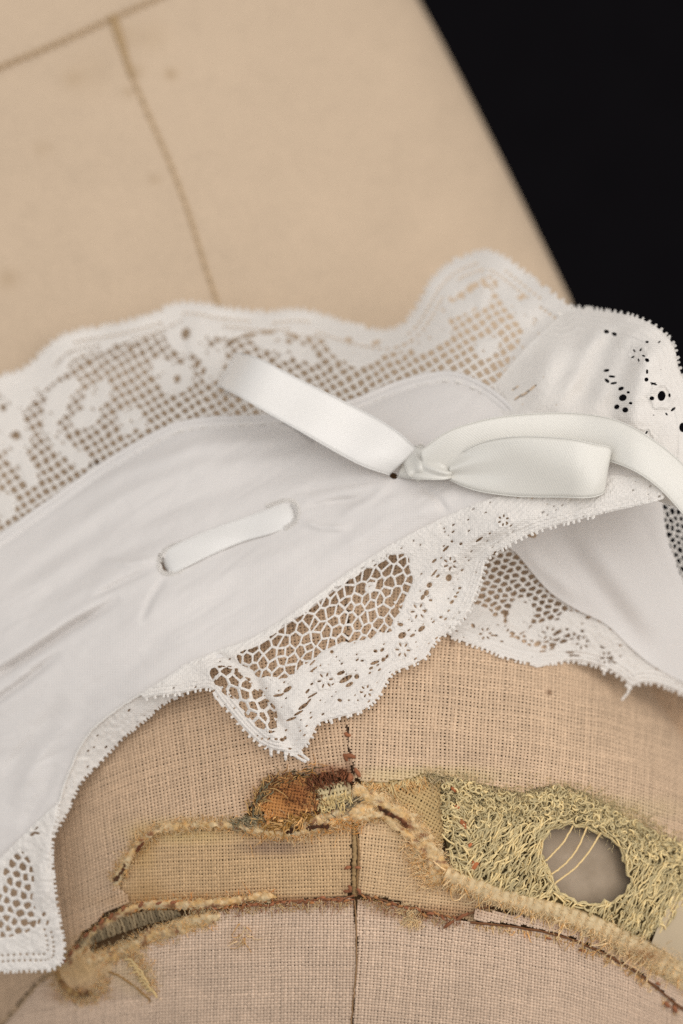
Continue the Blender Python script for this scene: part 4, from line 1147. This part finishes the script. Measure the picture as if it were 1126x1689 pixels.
SL = [(570, 1120, 12, 4, -30), (562, 1110, 7, 3, -20), (576, 1129, 7, 3, -30), (588, 1116, 4, 4, 0), (500, 1165, 10, 3, -35), (492, 1176, 9, 2, -30), (480, 1186, 9, 2, -20), (508, 1158, 8, 1.6, -50), (474, 1137, 8, 3.4, -35), (458, 1147, 8, 2.2, -8), (515, 1147, 10, 1.6, -30), (507, 1140, 5, 2, -50),
      (515, 1093, 7, 1.5, -45), (517, 1104, 8, 1.4, -35), (547, 1075, 3, 3, 0), (578, 1057, 6, 2, -20), (618, 1093, 8, 2.6, -20), (612, 1102, 4, 2, -30), (632, 1088, 4, 3, -40), (619, 1074, 3.5, 2.6, 0), (630, 1072, 4, 2.4, -40), (638, 1083, 4, 2, -60), (597, 1090, 3, 1.6, 0),
      (663, 1048, 7, 5, -30), (695, 1037, 7, 3.4, -40), (680, 1048, 5, 2, -30), (660, 1030, 5, 3, 10), (708, 965, 5, 4, -40), (703, 978, 4, 5, 20), (740, 953, 5, 6, 20), (697, 985, 5, 3, -60), (710, 990, 3, 2, 0), (722, 950, 4, 2, -40), (716, 945, 8, 1.6, -50), (745, 993, 4.5, 2.4, -40), (727, 1018, 3, 2, 0), (758, 970, 3, 2, -20), (751, 984, 3, 2, 0), (735, 905, 7, 2, -45), (716, 925, 5, 2, -40), (745, 893, 2.4, 2, 0), (760, 897, 3, 2, -30), (790, 890, 7, 2, -35), (650, 985, 6, 7, 20), (655, 1000, 4, 5, 0), (640, 962, 7, 5, 0),
      (465, 1220, 4, 3, 0), (455, 1219, 3, 2, 0), (470, 1217, 2.5, 3, 0), (478, 1235, 3, 1.6, 0), (560, 1155, 4, 2.5, 20), (575, 1155, 1.5, 1.5, 0), (590, 1155, 1.5, 1.5, 0), (449, 1188, 4, 6, -35)]
def l3_H(x, y):
    o = np.maximum(sdf(L3P, x, y), picots(x, y, LOWE[26:], 11, 5.5, 2.2, 5, outward=1))
    for e_ in ([(475, 1238), (492, 1250), (503, 1256)], [(480, 1235), (497, 1244), (508, 1253)], [(446, 1232), (447, 1246)], [(470, 1238), (471, 1252)], [(545, 1185), (547, 1192)], [(352, 1140), (356, 1152)], [(362, 1156), (366, 1164)]):
        o = np.maximum(o, 2.4 - pdist(e_, x, y)[0])
    nz = np.maximum(sdf(NET1, x, y), sdf(NET2, x, y))
    nz = nz - np.clip(ell(x, y, 612, 973, 30, 22, -30), -6, 30) * 1.5
    nz = nz + 10 * (vnoise(x / 13, y / 13, 8) - .5)
    net = cells(x, y, 15.5, 1.35, -62, 1.75, .34, 3)
    net2 = cells(x, y, 17.0, 1.35, 50, 2.5, .26, 6)
    net = np.where(sdf(NET2, x, y) > -6, net2, net)
    h = np.maximum(net, -nz)
    c = holes(x, y, SL + petals(FL3))
    c = np.minimum(c, np.where(nz < -4, pinholes(x, y, 7.5, -38, np.clip(.10 + .26 * (vnoise(x / 30, y / 30, 5) > .5), 0, 1), 1.15, 7), 9))
    return np.minimum(np.minimum(o, h), c)
def l3_z(x, y):
    d, t = pdist(LOWE, x, y)
    z = G(x, y) + 5
    fine = 0.4 * np.sin((x * .62 + y * .78) / 1.1 + 9 * vnoise(x / 18, y / 18, 3)) + 1.5 * (vnoise(x / 3.2, y / 3.2, 9) - .5)
    z = z + fine + cords(d, (4, 9, 15)) + sprigs(x, y, FL3)
    z = z + ridge(x, y, [(330, 1070), (415, 1110), (450, 1180), (492, 1246)], -14, 10) + ridge(x, y, [(320, 1090), (395, 1130), (432, 1190), (480, 1245)], 12, 12)
    z = z + ridge(x, y, [(420, 1110), (520, 1095), (640, 1050), (720, 1000)], 9, 16) + ridge(x, y, [(480, 1190), (560, 1130), (650, 1080)], -8, 14) + ridge(x, y, [(640, 1030), (700, 960), (770, 890), (900, 840)], 10, 16) + ridge(x, y, [(700, 1030), (745, 960), (800, 900), (930, 850)], -9, 12)
    z = z + ridge(x, y, [(470, 1150), (500, 1190), (505, 1230)], 8, 10) + 8 * (fbm(x / 45, y / 45, 61) - .5)
    return z
lower = sheet('lace_edging', (225, 1105, 785, 1262), 1.05, l3_H, l3_z, M_LACE, chemise, relief=0.8, rmax=2.2)
lower['label'] = 'lower lace edging with a folded pointed corner'

# lace behind it at the right, lying on the canvas
L4E = smooth([(725, 1040), (740, 1047), (770, 1060), (800, 1070), (830, 1082), (870, 1092), (900, 1094), (945, 1090), (985, 1098), (1010, 1108), (1030, 1122), (1040, 1133), (1060, 1126), (1090, 1130), (1140, 1150), (1200, 1175)], 110)
L4P = np.vstack([L4E, [(1200, 1130), (1140, 1105)], C2[::-1] + [8, -12], [(780, 900), (760, 1000)]])
def l4_H(x, y):
    o = np.maximum(sdf(L4P, x, y), picots(x, y, L4E, 10, 4.5, 2.1, 9, outward=-1))
    for e_ in ([(1038, 1128), (1036, 1142), (1026, 1154)], [(878, 1096), (886, 1099), (900, 1096)], [(995, 1104), (996, 1112)]):
        o = np.maximum(o, 2.0 - pdist(e_, x, y)[0])
    net = cells(x, y, 10.5, 1.5, -15, 1.9, .2, 13)
    d, t = pdist(L4E, x, y)
    h = np.maximum(net, 40 + 16 * np.sin(x / 38) - d)
    for f_ in [(858, 1015, 20, 30, 12), (790, 1022, 24, 22, 0), (820, 1030, 20, 14, 0), (905, 1040, 40, 16, -10), (960, 1030, 40, 18, 20), (1000, 1060, 40, 30, 30), (1060, 1100, 60, 30, 30)]:
        h = np.maximum(h, ell(x, y, *f_))
    c = holes(x, y, [(834, 1012, 5, 4, 0), (833, 1024, 3, 4, 0), (920, 1043, 7, 3, -30), (935, 1038, 3, 2, 0), (960, 1041, 3, 2.5, 0), (970, 1018, 5, 3, -20), (940, 1076, 8, 1.6, 0), (948, 1081, 9, 1.4, 5), (895, 1074, 6, 1.5, -10), (910, 1070, 5, 1.4, -15), (993, 1068, 5, 1.6, 25), (1005, 1086, 6, 1.8, 20), (1012, 1092, 5, 1.6, 30), (995, 1085, 3, 1.6, 0), (815, 1048, 7, 1.4, 0), (845, 1050, 6, 1.3, 5), (780, 1032, 3, 4, -30), (765, 1020, 3, 3, 0)])
    c = np.minimum(c, holes(x, y, petals(FL4)))
    c = np.minimum(c, np.where(h > 3, pinholes(x, y, 8, 5, .16, 1.1, 17), 9))
    return np.minimum(np.minimum(o, h), c)
def l4_z(x, y):
    d, t = pdist(L4E, x, y)
    return np.maximum(dome(x, y) + 14, C2T(x, y) - 8) + 1.8 * (vnoise(x / 4, y / 4, 4) - .5) + 8 * (fbm(x / 36, y / 36, 4) - .5) + 3 * np.sin(t / 14) * np.exp(-d / 25) + cords(d, (4, 10, 17)) + sprigs(x, y, FL4)
right = sheet('lace_edging', (730, 1200, 890, 1180), 1.3, l4_H, l4_z, M_LACE, chemise, relief=0.8, rmax=2.2)
right['label'] = 'far lace edging lying on the tan canvas'

# lace hem at the bottom left
L5E = smooth([(96, 1325), (92, 1350), (86, 1375), (84, 1410), (87, 1450), (91, 1482), (97, 1520), (104, 1556), (102, 1584), (86, 1597), (68, 1600), (40, 1600), (0, 1602), (-50, 1602)], 90)
L5P = np.vstack([L5E, [(-50, 1455), (0, 1415), (40, 1375), (75, 1340)]])
def l5_H(x, y):
    d, t = pdist(L5E, x, y)
    o = np.maximum(sdf(L5P, x, y), picots(x, y, L5E, 8, 3, 2.0, 11, outward=1))
    net = cells(x, y, 15.5, 1.15, 70, 2.9, .18, 23)
    zone = np.maximum(ell(x, y, 22, 1500, 36, 34), np.maximum(ell(x, y, 30, 1455, 26, 52), ell(x, y, 0, 1520, 60, 26)))
    h = np.maximum(net, -zone)
    c = holes(x, y, [(58, 1366, 5, 2.5, -20), (60, 1374, 6, 2, 10), (52, 1376, 4, 3, 0), (72, 1508, 3, 4, 30), (64, 1520, 2.5, 5, 20), (78, 1522, 2, 5, 20), (50, 1523, 6, 2, 10)])
    for e0, k in ((16, 9.0), (26, 10.0)):
        c = np.minimum(c, np.where((y > 1530), np.hypot(d - e0, ((t / k) % 1 - .5) * k) - 2.0, 9))
    return np.minimum(np.minimum(o, h), c)
def l5_z(x, y):
    return G(x, y) + 4 + 3 * (vnoise(x / 5, y / 5, 7) - .5) + 6 * (fbm(x / 30, y / 30, 3) - .5) + ridge(x, y, [(90, 1360), (70, 1430), (75, 1520)], 7, 12)
hemlace = sheet('lace_edging', (-50, 112, 1318, 1612), 1.5, l5_H, l5_z, M_LACE, chemise, relief=0.8, rmax=2.5)
hemlace['label'] = 'lace edging at the lower left corner'

# underside of the lace curling out below the left edge
UO = smooth([(300, 1128), (262, 1136), (225, 1152), (190, 1174), (155, 1202), (132, 1234), (117, 1267), (104, 1302), (92, 1345), (86, 1380)], 60)
UI = smooth([(300, 1145), (268, 1160), (236, 1188), (200, 1218), (168, 1252), (138, 1282), (124, 1305), (112, 1332), (98, 1360), (86, 1382)], 60)
def u_H(x, y):
    return np.minimum(np.maximum(sdf(np.vstack([UO, UI[::-1]]), x, y), picots(x, y, UI, 8, 1.8, 1.9, 15, outward=1)), pinholes(x, y, 8, -45, .15, 1.2, 33))
def u_z(x, y):
    d, _ = pdist(UO, x, y)
    return G(x, y) - 3 - 0.75 * d + 3 * (vnoise(x / 6, y / 6, 7) - .5)
under = sheet('lace_edging', (80, 310, 1115, 1395), 1.5, u_H, u_z, M_LACE, chemise)
under['label'] = 'curled underside of the lace along the left edge'

# ---------------------------------------------------------------- buttonholes in the band
def buttonhole(pts, rad):
    c = smooth(pts, 60)
    z = band_z(c[:, 0], c[:, 1]) + 2
    c = smooth(pts, 34)
    d = np.gradient(c, axis=0); d /= np.linalg.norm(d, axis=1, keepdims=True)
    nn = np.stack([-d[:, 1], d[:, 0]], -1) + 0.15 * r2.standard_normal(c.shape)
    t = np.linspace(-1, 1, 5)
    p = c[:, None] + nn[:, None] * (rad * 1.3 * t)[None, :, None]
    z = band_z(p[..., 0], p[..., 1]) + 1.6 * np.cos(t * 1.5)[None] - 0.3
    return tubes('buttonhole', np.concatenate([p, z[..., None]], -1), 1.3, (1, 1, 1), M_LACE, band, 5)
buttonhole([(300, 895), (276, 905), (263, 920), (263, 938), (275, 947), (300, 940)], 3.0)
buttonhole([(440, 836), (466, 826), (484, 828), (491, 842), (487, 860), (470, 872)], 3.0)

# ---------------------------------------------------------------- ribbon
def strip(name, e1, e2, mat, bulge=6.0, n=70, m=15, label=None, ridgef=None):
    """ribbon between two edge curves given as (px, py, z)"""
    a, b = smooth(e1, n), smooth(e2, n)
    q = np.linspace(0, 1, m)
    V = a[:, None] * (1 - q)[None, :, None] + b[:, None] * q[None, :, None]
    V[..., 2] += bulge * (4 * q * (1 - q))[None]
    if ridgef is not None:
        V[..., 2] += ridgef(np.linspace(0, 1, n)[:, None], q[None])
    id_ = np.arange(n * m).reshape(n, m)
    f = np.stack([id_[:-1, :-1], id_[1:, :-1], id_[1:, 1:], id_[:-1, 1:]], -1).reshape(-1, 4)
    L = np.concatenate([[0], np.cumsum(np.linalg.norm(np.diff(a, axis=0), axis=1))])
    sf = np.stack(np.broadcast_arrays(L[:, None], q[None] * 55, 0 * L[:, None]), -1).reshape(-1, 3)
    v = V.reshape(-1, 3)
    o = make(name, P(v[:, 0], v[:, 1], v[:, 2]), f, mat, ribbon, surf=sf)
    sol = o.modifiers.new('thickness', 'SOLIDIFY'); sol.thickness = 0.9 * S; sol.offset = 0
    for k in (0, m - 1):
        e = V[:, k] + [0, 0, 0.4]
        sv = tubes('selvage', e[None], 1.15, (1, 1, 1), mat, o, 5)
    if label: o['label'] = label
    return o

def gz(x, y, h): return (x, y, float(band_z(np.array([float(x)]), np.array([float(y)]))[0]) + h)

# left loop of the bow: out from the knot, turned under at the far end and back
LOOP1 = [(642, 783, -128), (600, 769, -122), (555, 746, -126), (500, 714, -138), (440, 680, -150), (395, 654, -182), (366, 640, -236), (356, 636, -300), (368, 640, -345), (420, 668, -330), (520, 726, -215)]
LOOP2 = [(688, 742, -128), (660, 716, -132), (622, 691, -138), (562, 660, -152), (486, 622, -166), (428, 592, -198), (398, 583, -252), (386, 582, -316), (398, 588, -362), (450, 606, -350), (560, 672, -262)]
strip('bow_loop', LOOP1, LOOP2, M_SATIN, 3, n=110, ridgef=lambda t, q: 2.5 * np.sin(q * 4 + t * 6) + 3 * np.sin(t * 26), label='left loop of the bow')
# threaded piece between the two buttonholes
strip('threaded_strip', [gz(276, 947, -14), gz(290, 943, 1), gz(345, 916, 3), gz(400, 893, 3), gz(445, 880, 3), gz(478, 868, -1), gz(492, 862, -10)],
      [gz(262, 916, -14), gz(278, 905, 1), gz(330, 881, 3), gz(400, 855, 3), gz(445, 839, 3), gz(468, 831, -1), gz(484, 826, -10)], M_SATIN, 1.5, ridgef=lambda t, q: 0.8 * np.sin(q * 5 + t * 12))
# right loop: out over the lace, folded at its end, back to the knot
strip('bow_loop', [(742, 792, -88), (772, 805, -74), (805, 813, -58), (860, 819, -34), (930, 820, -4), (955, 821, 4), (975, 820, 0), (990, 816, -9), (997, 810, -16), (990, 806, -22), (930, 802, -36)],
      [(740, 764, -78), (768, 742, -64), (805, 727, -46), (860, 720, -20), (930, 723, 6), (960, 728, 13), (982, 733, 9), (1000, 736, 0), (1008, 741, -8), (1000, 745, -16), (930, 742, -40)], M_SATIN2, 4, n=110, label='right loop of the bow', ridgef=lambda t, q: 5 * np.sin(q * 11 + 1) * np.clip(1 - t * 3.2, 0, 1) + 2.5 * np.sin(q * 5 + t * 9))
# upper layer of that loop and the tail running off to the right
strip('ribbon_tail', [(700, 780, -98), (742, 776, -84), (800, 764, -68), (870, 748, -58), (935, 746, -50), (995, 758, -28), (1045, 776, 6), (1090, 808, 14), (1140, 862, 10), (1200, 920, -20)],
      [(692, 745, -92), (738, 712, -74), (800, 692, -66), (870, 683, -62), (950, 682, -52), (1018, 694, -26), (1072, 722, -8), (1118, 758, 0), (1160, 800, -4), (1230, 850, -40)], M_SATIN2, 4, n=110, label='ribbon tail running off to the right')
# knot
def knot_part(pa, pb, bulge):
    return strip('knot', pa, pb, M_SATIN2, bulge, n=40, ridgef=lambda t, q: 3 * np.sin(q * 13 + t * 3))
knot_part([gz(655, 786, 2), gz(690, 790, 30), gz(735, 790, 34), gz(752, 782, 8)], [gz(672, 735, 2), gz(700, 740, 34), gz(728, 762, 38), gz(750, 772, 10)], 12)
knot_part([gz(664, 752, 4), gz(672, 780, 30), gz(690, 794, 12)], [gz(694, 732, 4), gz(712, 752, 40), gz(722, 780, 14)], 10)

fix_parents()
